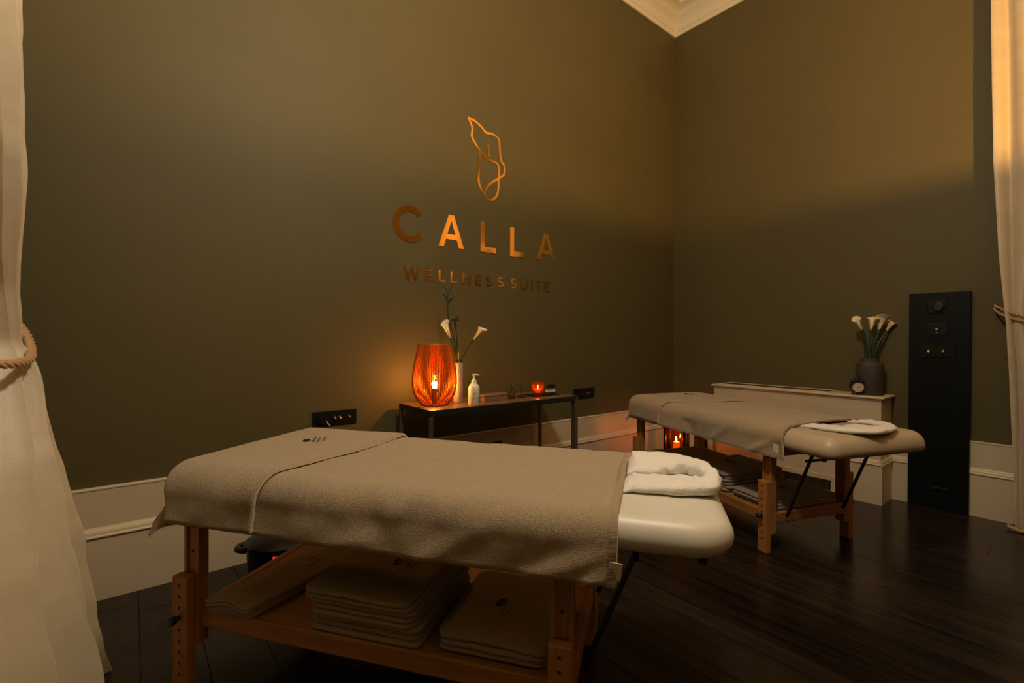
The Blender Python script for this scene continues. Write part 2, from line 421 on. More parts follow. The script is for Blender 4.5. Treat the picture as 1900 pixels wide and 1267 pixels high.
def letter(ch, wd, ht, s, t=0.002):
    """bmesh of a capital in a wd x ht box with stroke s"""
    bm = bmesh.new(); q = s / 2
    R = lambda x0, x1, z0, z1: [(x0, z0), (x1, z0), (x1, z1), (x0, z1)]
    if ch == 'L': quads(bm, [R(0, s, 0, ht), R(s, wd, 0, s)], t)
    elif ch == 'I': quads(bm, [R(0, s, 0, ht)], t)
    elif ch == 'T': quads(bm, [R(wd / 2 - q, wd / 2 + q, 0, ht - s), R(0, wd, ht - s, ht)], t)
    elif ch == 'E': quads(bm, [R(0, s, 0, ht), R(s, wd, 0, s), R(s, wd * 0.92, ht / 2 - q, ht / 2 + q), R(s, wd, ht - s, ht)], t)
    elif ch == 'N': quads(bm, [R(0, s, 0, ht), R(wd - s, wd, 0, ht), [(s, ht), (s, ht - 1.5 * s), (wd - s, 0), (wd - s, 1.5 * s)]], t)
    elif ch == 'A':
        c = wd / 2; zb = ht * 0.24
        xl = lambda z: s * 1.08 + (c - s * 1.08) * z / (0.83 * ht)
        quads(bm, [[(0, 0), (s * 1.08, 0), (c + q * 0.25, ht * 0.80), (c - q * 1.05, ht)][:2] + [(c, ht * 0.83), (c, ht), (c - q * 1.05, ht)],
                   [(wd - s * 1.08, 0), (wd, 0), (c + q * 1.05, ht), (c, ht), (c, ht * 0.83)],
                   [(xl(zb), zb), (wd - xl(zb), zb), (wd - xl(zb + s * 0.9), zb + s * 0.9), (xl(zb + s * 0.9), zb + s * 0.9)]], t)
    elif ch == 'W':
        ribbon(bm, [(q * 0.9, ht), (wd * 0.28, 0.02 * ht), (wd * 0.5, ht * 0.93), (wd * 0.72, 0.02 * ht), (wd - q * 0.9, ht)], s * 0.95, t=t)
    elif ch == 'U':
        r = (wd - s) / 2
        pts = [(q, ht)] + [(q + r - r * math.cos(a), q + r - r * math.sin(a)) for a in [PI * i / 14 for i in range(15)]] + [(wd - q, ht)]
        ribbon(bm, pts, s, t=t)
    elif ch == 'C':
        r = (ht - s) / 2
        pts = [(r + q + r * math.cos(a), ht / 2 + r * math.sin(a)) for a in [math.radians(44 + 272 * i / 36) for i in range(37)]]
        ribbon(bm, pts, s, t=t)
    elif ch == 'S':
        rx, r1 = (wd - s) / 2, (ht - s) / 4
        c = wd / 2
        pts = [(c + rx * math.cos(a), ht - q - r1 + r1 * math.sin(a)) for a in [math.radians(30 + 240 * i / 16) for i in range(17)]]
        pts += [(c + rx * math.cos(a), q + r1 + r1 * math.sin(a)) for a in [math.radians(90 - 240 * i / 16) for i in range(1, 17)]]
        ribbon(bm, pts, s, t=t)
    return bm

sign = empty('wall_sign', (0, SY, 0), label='golden calla flower emblem and CALLA WELLNESS SUITE lettering on the olive wall', cat='sign')
BIG = [('C', 1.318, 0.236, 1.839, 0.242), ('A', 1.652, 0.212, 1.845, 0.226), ('L', 2.008, 0.143, 1.845, 0.226), ('L', 2.288, 0.145, 1.845, 0.226), ('A', 2.562, 0.210, 1.845, 0.226)]
for ch, x0, wd, z0, ht in BIG:
    obj('letter', letter(ch, wd, ht, 0.040), M['gold'], sign, loc=(x0, 0, z0))
for ch, x0, wd in [('W', 1.393, 0.120), ('E', 1.555, 0.053), ('L', 1.656, 0.055), ('L', 1.752, 0.058), ('N', 1.852, 0.073), ('E', 1.962, 0.056), ('S', 2.058, 0.058), ('S', 2.166, 0.060),
                   ('S', 2.296, 0.058), ('U', 2.394, 0.076), ('I', 2.508, 0.015), ('T', 2.556, 0.062), ('E', 2.651, 0.053)]:
    obj('letter', letter(ch, wd, 0.082, 0.0155, 0.0015), M['gold'], sign, loc=(x0, 0, 1.593))
FLW = [[(1.894, 2.799), (1.95, 2.792), (2.008, 2.767), (2.055, 2.735), (2.104, 2.74), (2.155, 2.729), (2.178, 2.704), (2.184, 2.632), (2.197, 2.562), (2.229, 2.526), (2.229, 2.47), (2.19, 2.431), (2.122, 2.385), (2.069, 2.332), (2.04, 2.272)],
       [(1.894, 2.799), (1.922, 2.76), (1.932, 2.722), (1.927, 2.673), (1.958, 2.629), (1.992, 2.596), (2.038, 2.554), (2.098, 2.538), (2.151, 2.532), (2.174, 2.507), (2.178, 2.459), (2.172, 2.408), (2.171, 2.347), (2.157, 2.289), (2.122, 2.252), (2.085, 2.241), (2.04, 2.272)],
       [(1.997, 2.585), (1.995, 2.513), (1.992, 2.441), (1.988, 2.369), (2.003, 2.319), (2.033, 2.283), (2.047, 2.262)],
       [(2.073, 2.65), (2.078, 2.606), (2.083, 2.553)]]
bm = bmesh.new()
for q, st in enumerate(FLW):
    ribbon(bm, [(p.x, p.y) for p in spline([(a, b, 0) for a, b in st], 5)], 0.0175, t=0.0012 + 0.0004 * q)
obj('flower_emblem', bm, M['gold'], sign)

# ------------------------------------------------------------------ curtains
def curtain(keys, n_pl, nt, nz, ztop, world, seed=0.0, crease=0.0):
    """keys rows: z, a0, a1 (span along wall), oc (bulge off wall), amp (pleat depth)"""
    V = []; Fc = []
    for i in range(nz + 1):
        z = ztop * (1 - i / nz)
        a0, a1, oc, amp, base = keyed(keys, z)
        for j in range(nt + 1):
            t = j / nt
            ph = 2 * PI * n_pl * t + seed + 0.7 * math.sin(z * 1.1 + seed) + 0.8 * noise.noise(Vector((t * 3, z * 0.6, seed)))
            b = base + (oc - base) * math.sin(PI * t) ** 0.7
            pl = math.sin(ph); pl = math.copysign(abs(pl) ** 0.8, pl)
            o = b + amp * pl * (0.75 + 0.5 * noise.noise(Vector((t * 5, z * 0.4, seed + 9))))
            if crease: o += crease * fbm((t * 9 + seed, z * 3.0, 2.0), 3) * (1.0 if z < 1.15 else 0.35)
            a = lerp(a0, a1, t) + amp * 0.35 * math.cos(ph)
            V.append(world(a, max(o, 0.02), z))
    for i in range(nz):
        for j in range(nt):
            q = i * (nt + 1) + j
            Fc.append((q, q + 1, q + nt + 2, q + nt + 1))
    return V, Fc
def rope(bm, pts, r, turns, strands=3, seg=8):
    P = spline(pts, seg); N = len(P)
    L = [0.0]
    for a, b in zip(P, P[1:]): L.append(L[-1] + (b - a).length)
    for s in range(strands):
        out = []
        for i, p in enumerate(P):
            a = P[max(i - 1, 0)]; b = P[min(i + 1, N - 1)]; t = (b - a).normalized()
            q = Vector((0, 0, 1)) if abs(t.z) < 0.9 else Vector((1, 0, 0))
            n1 = (q - t * q.dot(t)).normalized(); n2 = t.cross(n1)
            an = 2 * PI * turns * L[i] + 2 * PI * s / strands
            out.append(p + (n1 * math.cos(an) + n2 * math.sin(an)) * r * 0.52)
        tube(bm, out, r * 0.56, n=6)
    return bm

wk = [(4.45, 1.35, 2.56, 0.20, 0.05, 0.16), (2.30, 1.50, 2.56, 0.235, 0.055, 0.17), (1.75, 1.75, 2.53, 0.245, 0.05, 0.18), (1.35, 2.10, 2.46, 0.225, 0.035, 0.16), (1.18, 2.16, 2.45, 0.235, 0.028, 0.17),
      (1.05, 2.08, 2.47, 0.27, 0.035, 0.17), (0.80, 1.90, 2.50, 0.31, 0.055, 0.16), (0.50, 1.74, 2.52, 0.37, 0.070, 0.14), (0.28, 1.66, 2.53, 0.40, 0.075, 0.13), (0.0, 1.58, 2.54, 0.44, 0.08, 0.12)]
cu = empty('curtain', (0, 0, 0), label='large cream silk curtain flaring to the floor at the left edge', cat='curtain', group='cream curtains')
V, Fc = curtain(wk, 4.5, 150, 190, 4.45, lambda a, o, z: (XW + o, a, z + 0.004), seed=1.3, crease=0.022)
c_o = obj('fabric', (V, Fc), M['silk'], cu, smooth=True)
tb = obj('tieback', rope(bmesh.new(), [(XW + 0.02, 2.62, 1.40), (XW + 0.13, 2.53, 1.34), (XW + 0.215, 2.45, 1.265), (XW + 0.260, 2.37, 1.205), (XW + 0.283, 2.28, 1.150), (XW + 0.285, 2.18, 1.122), (XW + 0.25, 2.08, 1.115), (XW + 0.17, 2.03, 1.13), (XW + 0.05, 2.03, 1.20)], 0.0135, 15, 3, 26), M['rope'], cu, smooth=True)

ek = [(4.45, 0.49, -0.30, 0.13, 0.045, 0.10), (3.43, 0.468, -0.28, 0.135, 0.045, 0.10), (2.37, 0.448, -0.22, 0.145, 0.04, 0.11), (1.75, 0.415, -0.08, 0.16, 0.034, 0.13), (1.42, 0.388, 0.07, 0.175, 0.024, 0.15), (1.30, 0.378, 0.09, 0.175, 0.022, 0.15),
      (1.0, 0.365, 0.02, 0.165, 0.03, 0.13), (0.5, 0.352, -0.06, 0.16, 0.035, 0.12), (0.0, 0.345, -0.12, 0.165, 0.04, 0.12)]
cu2 = empty('curtain', (0, 0, 0), label='cream silk curtain tied back at the right edge beside the black column', cat='curtain', group='cream curtains')
V, Fc = curtain(ek, 4.6, 120, 150, 4.45, lambda a, o, z: (XR - o, a, z + 0.004), seed=2.0, crease=0.008)
obj('fabric', (V, Fc), M['silk'], cu2, smooth=True)
obj('tieback', rope(bmesh.new(), [(XR - 0.03, 0.445, 1.440), (XR - 0.09, 0.42, 1.425), (XR - 0.19, 0.34, 1.375), (XR - 0.225, 0.22, 1.335), (XR - 0.20, 0.08, 1.34), (XR - 0.06, 0.05, 1.37)], 0.0085, 24, 2, 26), M['rope'], cu2, smooth=True)
obj('tieback', rope(bmesh.new(), [(XR - 0.03, 0.445, 1.430), (XR - 0.075, 0.43, 1.400), (XR - 0.14, 0.385, 1.365), (XR - 0.215, 0.29, 1.325), (XR - 0.225, 0.15, 1.31), (XR - 0.10, 0.05, 1.33)], 0.0085, 24, 2, 26), M['rope'], cu2, smooth=True)
hk = bmesh.new(); tube(hk, [(XR, 0.44, 1.436), (XR - 0.035, 0.44, 1.436), (XR - 0.04, 0.44, 1.436)], [0.008, 0.008, 0.017], n=14)
obj('tieback_hook', hk, M['bronze'], cu2, smooth=True)
hem = bmesh.new(); tube(hem, spline([(XR - 0.17, 0.36, 0.02), (XR - 0.20, 0.30, 0.012), (XR - 0.15, 0.24, 0.015), (XR - 0.19, 0.15, 0.012), (XR - 0.15, 0.02, 0.012)], 6), 0.012, n=8)
obj('fringe', hem, M['rope'], cu2, smooth=True)

V, Fc = curtain([(4.45, -1.05, -1.95, 0.13, 0.045, 0.10), (2.2, -1.2, -1.92, 0.15, 0.04, 0.11), (1.35, -1.52, -1.86, 0.17, 0.024, 0.15), (0, -1.3, -1.9, 0.16, 0.04, 0.12)], 5.2, 90, 90, 4.45,
                lambda a, o, z: (XR - o, a, z + 0.004), seed=4.0)
tag(obj('curtain', (V, Fc), M['silk'], smooth=True), 'cream silk curtain on the far side of the window, behind the camera', 'curtain', 'cream curtains')

# ------------------------------------------------------------------ massage tables
MX0, MX1, MY0, MY1 = -0.03, 1.735, -0.018, 0.70       # cushion outline, table coordinates (x to the head end, y across, z up)
def rrect(x0, x1, y0, y1, r, n=8):
    out = []
    for cx, cy, a0 in ((x1 - r, y1 - r, 0), (x0 + r, y1 - r, 90), (x0 + r, y0 + r, 180), (x1 - r, y0 + r, 270)):
        for k in range(n + 1):
            a = math.radians(a0 + 90 * k / n); out.append((cx + r * math.cos(a), cy + r * math.sin(a)))
    return out
def cushion(x0, x1, y0, y1, z0, z1, rcorner, er, crown=0.008, wrinkle=0.0):
    bm = bmesh.new(); rings = []
    hgt = z1 - z0; rb = min(0.040, hgt - er)
    prof = [(rb + 0.02, 0.0)]
    for k in range(7):
        a = k / 6 * PI / 2; prof.append((rb * (1 - math.sin(a)), rb * (1 - math.cos(a))))
    for k in range(1 if rb > hgt - er - 0.002 else 0, 13):
        a = k / 12 * PI / 2; prof.append((er * (1 - math.cos(a)), hgt - er + er * math.sin(a)))
    nn = 14
    for ins, dz in prof:
        rr = max(0.012, rcorner - ins)
        rings.append([Vector((p[0], p[1], z0 + dz)) for p in rrect(x0 + ins, x1 - ins, y0 + ins, y1 - ins, rr, nn)])
    cx, cy = (x0 + x1) / 2, (y0 + y1) / 2
    base = rings[-1]
    for s in (0.9, 0.75, 0.5, 0.25):
        rings.append([Vector((cx + (v.x - cx) * s, cy + (v.y - cy) * s, v.z + crown * (1 - s * s))) for v in base])
    R = []
    for i, rg in enumerate(rings):
        row = []
        for v in rg:
            q = v.copy()
            if wrinkle: q += Vector((0, 0, 1)) * wrinkle * fbm((v.x * 7, v.y * 7, v.z * 7), 2)
            row.append(bm.verts.new(q))
        R.append(row)
    n = len(R[0])
    for A, B in zip(R, R[1:]):
        for k in range(n): bm.faces.new((A[k], A[(k + 1) % n], B[(k + 1) % n], B[k]))
    bm.faces.new(R[0][::-1]); bm.faces.new(R[-1])
    return bm

HOLE_DISC = None
def make_table(O, rz, dz, label, vinyl, dt=0.0):
    global HOLE_DISC
    t = empty('massage_table', O, rz, label, 'massage table', 'wooden massage tables')
    du = dz + dt      # lift of the cushion tops
    LW, LT, OW = 0.062, 0.034, 0.682      # leg width, thickness, outer width
    zt_leg = 0.404
    if HOLE_DISC is None:
        hb = bmesh.new(); tube(hb, [(0, 0.0015, 0), (0, -0.0006, 0)], 0.0050, n=12); HOLE_DISC = bpy.data.meshes.new('pin_hole_disc'); hb.to_mesh(HOLE_DISC); hb.free(); HOLE_DISC.materials.append(M['hole_shade'])  # flat dark disc: painted shade instead of a bored hole
    def hole_shade(par, x, y, z, s=1.0, rot=0):
        o = bpy.data.objects.new('pin_hole_disc', HOLE_DISC); COL.objects.link(o); o.parent = par; o.location = (x, y, z); o.scale = (s, 1, s); o.rotation_euler = (0, 0, rot)
    zr1 = 0.28 + dz; zr0 = zr1 - 0.062
    for xi, x0 in enumerate((0.0, 1.277)):
        for side in (0, 1):
            ya, yb = (0, LT) if side == 0 else (OW - LT, OW)
            bm = bx(x0, x0 + LW, ya, yb, 0, zt_leg, bev=0.004)
            lg = obj('leg', bm, M['wood_z'], t)
            sgn = -1 if side == 0 else 1
            yf = ya if side == 0 else yb
            for q in range(9):
                if side == 0 or xi == 1: hole_shade(lg, x0 + LW / 2, yf if side == 0 else yf, 0.375 - q * 0.037, rot=0 if side == 0 else PI)
            kb = bmesh.new(); yk = yf + sgn * 0.001
            tube(kb, [(x0 + LW * 0.5, yk - sgn * 0.004, zr1 - 0.01), (x0 + LW * 0.5, yk + sgn * 0.012, zr1 - 0.01), (x0 + LW * 0.5, yk + sgn * 0.014, zr1 - 0.01), (x0 + LW * 0.5, yk + sgn * 0.030, zr1 - 0.01), (x0 + LW * 0.5, yk + sgn * 0.034, zr1 - 0.01)], [0.007, 0.007, 0.014, 0.015, 0.011], n=16)
            if not (xi == 1 and side == 0 and dz == 0): obj('knob', kb, M['black'], lg, smooth=True, angle=40)
            else: kb.free()
            # sliding inner leg: channel with two cheeks
            ia, ib = (LT, LT + 0.040) if side == 0 else (OW - LT - 0.040, OW - LT)
            bm = bmesh.new(); zi0 = 0.165 + dz; zi1 = 0.675 + dz
            xs = x0 + (0.012 if xi == 0 else -0.0)
            box(bm, xs, xs + LW, ia + (0.006 if side == 0 else 0), ib - (0 if side == 0 else 0.006), zi0, zi1, bev=0.003)
            yc0, yc1 = (ia, ia + 0.0065) if side == 0 else (ib - 0.0065, ib)
            box(bm, xs, xs + 0.013, yc0, yc1, zi0, zi1); box(bm, xs + LW - 0.013, xs + LW, yc0, yc1, zi0, zi1)
            il = obj('inner_leg', bm, M['wood_z'], t)
            for q in range(3): hole_shade(il, xs + LW / 2, (ia + 0.006) if side == 0 else (ib - 0.006), 0.45 + q * 0.085 + (dz + 0.06) * 0.4, 1.1, 0 if side == 0 else PI)
    xa, xb = 0.070, 1.277
    for ya in (0.046, OW - 0.046 - 0.024):
        obj('shelf_rail', bx(xa, xb + 0.06, ya, ya + 0.024, zr0, zr1, bev=0.005), M['wood_x'], t)
        obj('top_rail', bx(0.0, 1.345, ya - 0.004, ya + 0.026, 0.598 + dz, 0.672 + dz, bev=0.003), M['wood_x'], t)
    for x0 in (0.022, 1.299):
        obj('end_rail', bx(x0 + 0.006, x0 + 0.036, 0.072, OW - 0.072, zr0, zr1, bev=0.005), M['wood_y'], t)
        obj('top_cross_rail', bx(x0, x0 + 0.03, 0.072, OW - 0.072, 0.598 + dz, 0.672 + dz, bev=0.003), M['wood_y'], t)
    obj('shelf', bx(0.055, 1.31, 0.069, OW - 0.069, zr1 - 0.018, zr1 - 0.004), M['shelf'], t)
    # folding head support: two rods, cross bar, brackets
    for yy in (0.135, 0.575):
        bm = bmesh.new(); tube(bm, [(1.352, yy, zr1 - 0.02), (1.362, yy, zr1 + 0.004), (1.505, yy, 0.640 + dz), (1.512, yy, 0.672 + dz)], 0.0085, n=12)
        obj('support_rod', bm, M['black_metal'], t, smooth=True)
        obj('bracket', bx(1.36, 1.53, yy - 0.012, yy + 0.012, 0.655 + dz, 0.676 + dz, bev=0.003), M['black_metal'], t)
    bm = bmesh.new(); tube(bm, [(1.497, 0.10, 0.612 + dz), (1.497, 0.612, 0.612 + dz)], 0.007, n=12)
    obj('cross_bar', bm, M['black_metal'], t, smooth=True)
    obj('hinge', bx(1.385, 1.42, 0.01, 0.03, 0.625 + dz, 0.676 + dz, bev=0.002), M['black_metal'], t)
    tg = obj('frame_end', bx(1.352, 1.395, 0.002, 0.030, 0.612 + dz, 0.674 + dz, bev=0.002), M['vinyl'], t)
    tag(tg, 'cream end piece of the frame')
    bm = bmesh.new(); tube(bm, [(1.655, 0.03, 0.685 + dz), (1.655, 0.03, 0.655 + dz)], 0.011, n=14)
    obj('stop_foot', bm, M['black'], t, smooth=True, angle=40)
    c1 = obj('cushion', cushion(MX0, 1.335, MY0, MY1, 0.674 + dz, 0.782 + du, 0.055, 0.062), vinyl, t, smooth=True)
    c2 = obj('head_cushion', cushion(1.345, MX1, MY0, MY1, 0.671 + dz, 0.784 + du, 0.115 if dz == 0 else 0.07, 0.052 if dz == 0 else 0.074, wrinkle=0.003), vinyl, t, smooth=True)
    return t

O1 = Vector((0.1045, 1.9366, 0)); R1 = math.radians(-54.62)
O2 = Vector((3.2328, 2.4227, 0)); R2 = math.radians(-110.06)
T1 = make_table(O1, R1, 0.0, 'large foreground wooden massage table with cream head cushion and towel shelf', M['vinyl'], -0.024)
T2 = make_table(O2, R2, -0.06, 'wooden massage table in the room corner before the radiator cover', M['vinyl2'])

# ------------------------------------------------------------------ draped towels
ER = 0.066
def drape(a, b, zt, flare=0.10, cflare=0.42):
    """flat towel point (a along table, b across) -> position and outward normal on the cushion"""
    X0, Y0, Y1 = MX0 + ER, MY0 + ER, MY1 - ER
    dx = max(X0 - a, 0.0); dyn = max(Y0 - b, 0.0); dyf = max(b - Y1, 0.0)
    dy = -dyn if dyn > 0 else dyf
    d = math.hypot(dx, dy)
    base = Vector((max(a, X0), min(max(b, Y0), Y1), 0))
    crown = 0.005 * (1 - ((b - (Y0 + Y1) / 2) / ((Y1 - Y0) / 2)) ** 2) if d == 0 else 0
    if d < 1e-9: return Vector((base.x, base.y, zt + crown)), Vector((0, 0, 1)), 0.0
    dr = Vector((-dx, dy, 0)) / d
    c = abs(dr.x * dr.y) * 2
    fl = flare + cflare * c * c
    arc = ER * PI / 2
    if d < arc:
        an = d / ER; off = ER * math.sin(an); dz = ER * (1 - math.cos(an)); nrm = dr * math.sin(an) + Vector((0, 0, 1)) * math.cos(an)
    else:
        e = d - arc; k = sstep(e / 0.12)
        th = math.atan(fl) * k
        off = ER + e * math.sin(th * 0.75); dz = ER + e * math.cos(th * 0.75); nrm = dr * math.cos(th) + Vector((0, 0, 1)) * math.sin(th)
    return base + dr * off + Vector((0, 0, zt - dz)), nrm, d

def towel(a_lo, a_hi, b_lo, b_hi, zt, off0, T, na, nb, wr, seed, rim=(0.012, 0.012), flare=0.10, cflare=0.42, dents=()):
    """closed shell; a_lo/a_hi are functions of b (so that an edge may run askew); dents: (a, b, ra, rb, angle, depth)"""
    V = []; Fc = []
    W = nb + 1
    for layer in (1, 0):
        for i in range(na + 1):
            for j in range(W):
                b = lerp(b_lo, b_hi, j / nb)
                lo, hi = a_lo(b), a_hi(b)
                a = lerp(lo, hi, i / na)
                P, N, d = drape(a, b, zt, flare, cflare)
                e0 = min(a - lo, hi - a); e1 = min(b - b_lo, b_hi - b)
                q = min(1.0, e0 / rim[0]) if rim[0] else 1.0; q2 = min(1.0, e1 / rim[1]) if rim[1] else 1.0
                rr = math.sqrt(max(0, 1 - (1 - q) ** 2)) * math.sqrt(max(0, 1 - (1 - q2) ** 2))
                k = sstep(d / 0.10)
                n = wr * (0.30 + 0.9 * k) * fbm((a * 4.2 + seed, b * 5.5, seed), 2) + wr * 0.35 * fbm((a * 13 + seed, b * 11, seed + 4), 2)
                n += wr * 1.1 * k * math.sin(a * 15 + 4 * noise.noise(Vector((a * 2.3, b * 2, seed)))) * noise.noise(Vector((a * 3.1, 0.5, seed + 2)))
                for da, db, ra, rb, an, dp in dents:
                    u = a - da; v = b - db; ca, sa = math.cos(an), math.sin(an)
                    uu = (u * ca + v * sa) / ra; vv = (-u * sa + v * ca) / rb
                    n += dp * math.exp(-(uu * uu + vv * vv))
                o = off0 + n + (T * rr if layer else 0.0)
                o = max(o, 0.0016 + (0.003 * rr if layer else 0.0)) if d < 0.11 else o
                V.append(tuple(P + N * o))
    S = (na + 1) * W
    for i in range(na):
        for j in range(nb):
            q = i * W + j
            Fc.append((q, q + 1, q + W + 1, q + W)); Fc.append((S + q, S + q + W, S + q + W + 1, S + q + 1))
    for i in range(na):
        q = i * W; Fc.append((q, q + W, S + q + W, S + q)); q += nb; Fc.append((q, S + q, S + q + W, q + W))
    for j in range(nb):
        q = j; Fc.append((q, S + q, S + q + 1, q + 1)); q = na * W + j; Fc.append((q, q + 1, S + q + 1, S + q))
    return V, Fc

def emblem(bm, cx, cy, z, s, rot, rows):
    """stitched mark: a small ring with two bars and rows of short letter-like stitches"""
    c, sn = math.cos(rot), math.sin(rot)
    def P(u, v): return (cx + (u * c - v * sn) * s, cy + (u * sn + v * c) * s, z)
    ring = [P(0.020 * math.cos(a), 0.013 * math.sin(a)) for a in [2 * PI * k / 18 for k in range(18)]]
    tube(bm, ring, 0.0030 * s, n=6, closed=True)
    tube(bm, [P(-0.008, 0), P(0.010, 0.002)], 0.0040 * s, n=6)
    rnd = random.Random(int(cx * 1000))
    for r in range(rows):
        v = -0.030 - r * 0.021
        u = -0.05 + rnd.random() * 0.02
        for q in range(8 - r):
            wd = 0.006 + 0.003 * rnd.random(); kind = rnd.random()
            if kind < 0.45:
                tube(bm, [P(u + wd * 0.5 + wd * 0.6 * math.cos(a), v + 0.0055 * math.sin(a)) for a in [math.radians(40 + 50 * k) for k in range(6)]], 0.0007 * s, n=4)
            elif kind < 0.7: tube(bm, [P(u, v - 0.006), P(u, v + 0.006), P(u + wd, v + 0.002)], 0.0007 * s, n=4)
            else: tube(bm, [P(u, v + 0.005), P(u + wd * 0.5, v - 0.006), P(u + wd, v + 0.005)], 0.0007 * s, n=4)
            u += 0.0145
    return bm

def main_towel(O, rz, zt, near_hang, edge_x, label, seed, dents, skew=0.0, foot_hang=0.20):
    L = ER * PI / 2 + near_hang - ER
    lo = lambda b: MX0 + ER - (ER * PI / 2 + foot_hang - ER)
    hi = lambda b: edge_x + skew * (b - 0.3)
    V, Fc = towel(lo, hi, MY0 + ER - L, MY1 - ER + 0.17, zt, 0.003, 0.007, 150, 120, 0.007, seed, rim=(0.006, 0.006), dents=dents, cflare=0.36)
    o = obj('bath_towel', (V, Fc), M['towel'], smooth=True, loc=O, rz=rz)
    tag(o, label, 'towel')
    # woven border with gathered ridges along the head edge
    V, Fc = [], []
    nbd = 150
    for i in range(7):
        for j in range(nbd + 1):
            b = lerp(MY0 + ER - L + 0.002, MY1 - ER + 0.165, j / nbd)
            a = hi(b) - 0.026 + 0.024 * i / 6
            P, N, d = drape(a, b, zt)
            k = sstep(d / 0.10); wr = 0.007
            n = wr * (0.30 + 0.9 * k) * fbm((a * 4.2 + seed, b * 5.5, seed), 2) + wr * 0.35 * fbm((a * 13 + seed, b * 11, seed + 4), 2)
            n += wr * 1.1 * k * math.sin(a * 15 + 4 * noise.noise(Vector((a * 2.3, b * 2, seed)))) * noise.noise(Vector((a * 3.1, 0.5, seed + 2)))
            for da, db, ra, rb, an, dp in dents:
                u = a - da; v = b - db; ca, sa = math.cos(an), math.sin(an)
                n += dp * math.exp(-(((u * ca + v * sa) / ra) ** 2 + ((-u * sa + v * ca) / rb) ** 2))
            e = math.sin(PI * i / 6)
            P2 = P + N * (max(0.003 + n + 0.0065, 0.0085 if d < 0.11 else -1) + 0.0028 * e + 0.0016 * e * k * math.sin(b * 420))
            V.append(tuple(P2))
    for i in range(6):
        for j in range(nbd):
            q = i * (nbd + 1) + j; Fc.append((q, q + 1, q + nbd + 2, q + nbd + 1))
    obj('woven_border', (V, Fc), M['band'], o, smooth=True)
    return o
d1 = [(0.98, -0.13, 0.16, 0.030, 0.55, 0.008), (0.80, -0.10, 0.12, 0.040, -0.9, -0.006), (0.70, -0.14, 0.10, 0.03, 0.3, 0.012), (1.28, -0.14, 0.20, 0.026, 0.38, 0.011), (1.15, -0.18, 0.16, 0.028, 0.45, -0.009),
      (0.55, -0.12, 0.09, 0.05, 0.2, 0.010), (1.36, -0.18, 0.10, 0.02, 0.7, 0.010), (1.475, 0.335, 0.045, 0.15, 0.0, 0.030), (0.92, 0.03, 0.14, 0.02, 0.8, 0.004), (0.62, -0.20, 0.12, 0.03, 0.5, -0.006)]
mt1 = main_towel(O1, R1, 0.760, 0.168, 1.462, 'wide taupe towel spread along the foreground massage table', 3.1, d1, skew=0.02, foot_hang=0.13)
d2 = [(1.0, -0.10, 0.12, 0.025, 0.6, 0.010), (0.75, -0.12, 0.10, 0.04, -0.7, -0.010), (1.3, -0.12, 0.12, 0.02, 0.5, 0.012), (0.6, -0.09, 0.08, 0.03, 1.0, 0.010), (1.440, 0.34, 0.040, 0.24, 0.0, 0.010)]
mt2 = main_towel(O2, R2, 0.724, 0.165, 1.430, 'wide taupe towel spread along the massage table in the corner', 8.4, d2, skew=-0.10, foot_hang=0.11)
for O, rz, x, z, T in ((O1, R1, 1.448, 0.645, mt1), (O2, R2, 1.425, 0.625, mt2)):
    bm = bx(-0.014, 0.018, -0.0012, 0.0012, -0.034, 0.012, bev=0.0008, seg=1)
    lb = obj('care_label', bm, M['white_gloss'], T); lb.location = (x, MY0 - 0.014, z); lb.rotation_euler = (0.1, 0.12, 0.1)
    pr = bmesh.new(); tube(pr, [(0.004 + 0.007 * math.cos(a), -0.0014, -0.012 + 0.009 * math.sin(a)) for a in [math.radians(70 + 22 * k) for k in range(10)]], 0.0006, n=4)
    tube(pr, [(-0.004, -0.0014, -0.027), (0.006, -0.0014, -0.027)], 0.0006, n=4)
    obj('label_print', pr, M['print'], lb)

def folded_over(O, rz, zt, hang, a0, a1n, a1f, T, label, seed):
    L = ER * PI / 2 + hang - ER
    b0, b1 = MY0 + ER - L, MY1 - ER + 0.14
    hi = lambda b: a1n + (a1f - a1n) * sstep((b - b0) / (0.45 - b0)) if b < 0.45 else a1f
    lo = lambda b: a0
    V, Fc = towel(lo, hi, b0, b1, zt, 0.0135, T, 70, 110, 0.005, seed, rim=(0.011, 0.008), dents=[(0.18, -0.10, 0.10, 0.05, 0.4, 0.008), (0.02, -0.1, 0.03, 0.1, 0, 0.004)], flare=0.11)
    o = obj('folded_towel', (V, Fc), M['towel'], smooth=True, loc=O, rz=rz)
    return tag(o, label, 'towel')
ft1 = folded_over(O1, R1, 0.760, 0.162, 0.012, 0.365, 0.500, 0.013, 'embroidered taupe towel folded across the foot of the foreground massage table', 5.0)
obj('embroidery', emblem(bmesh.new(), 0.225, 0.375, 0.7935, 0.9, math.radians(120), 3), M['thread'], ft1)
ft2 = folded_over(O2, R2, 0.724, 0.150, 0.0, 0.400, 0.555, 0.011, 'taupe towel folded across the foot of the massage table in the corner', 6.6)
obj('embroidery', emblem(bmesh.new(), 0.16, 0.40, 0.756, 0.9, math.radians(120), 2), M['thread'], ft2)

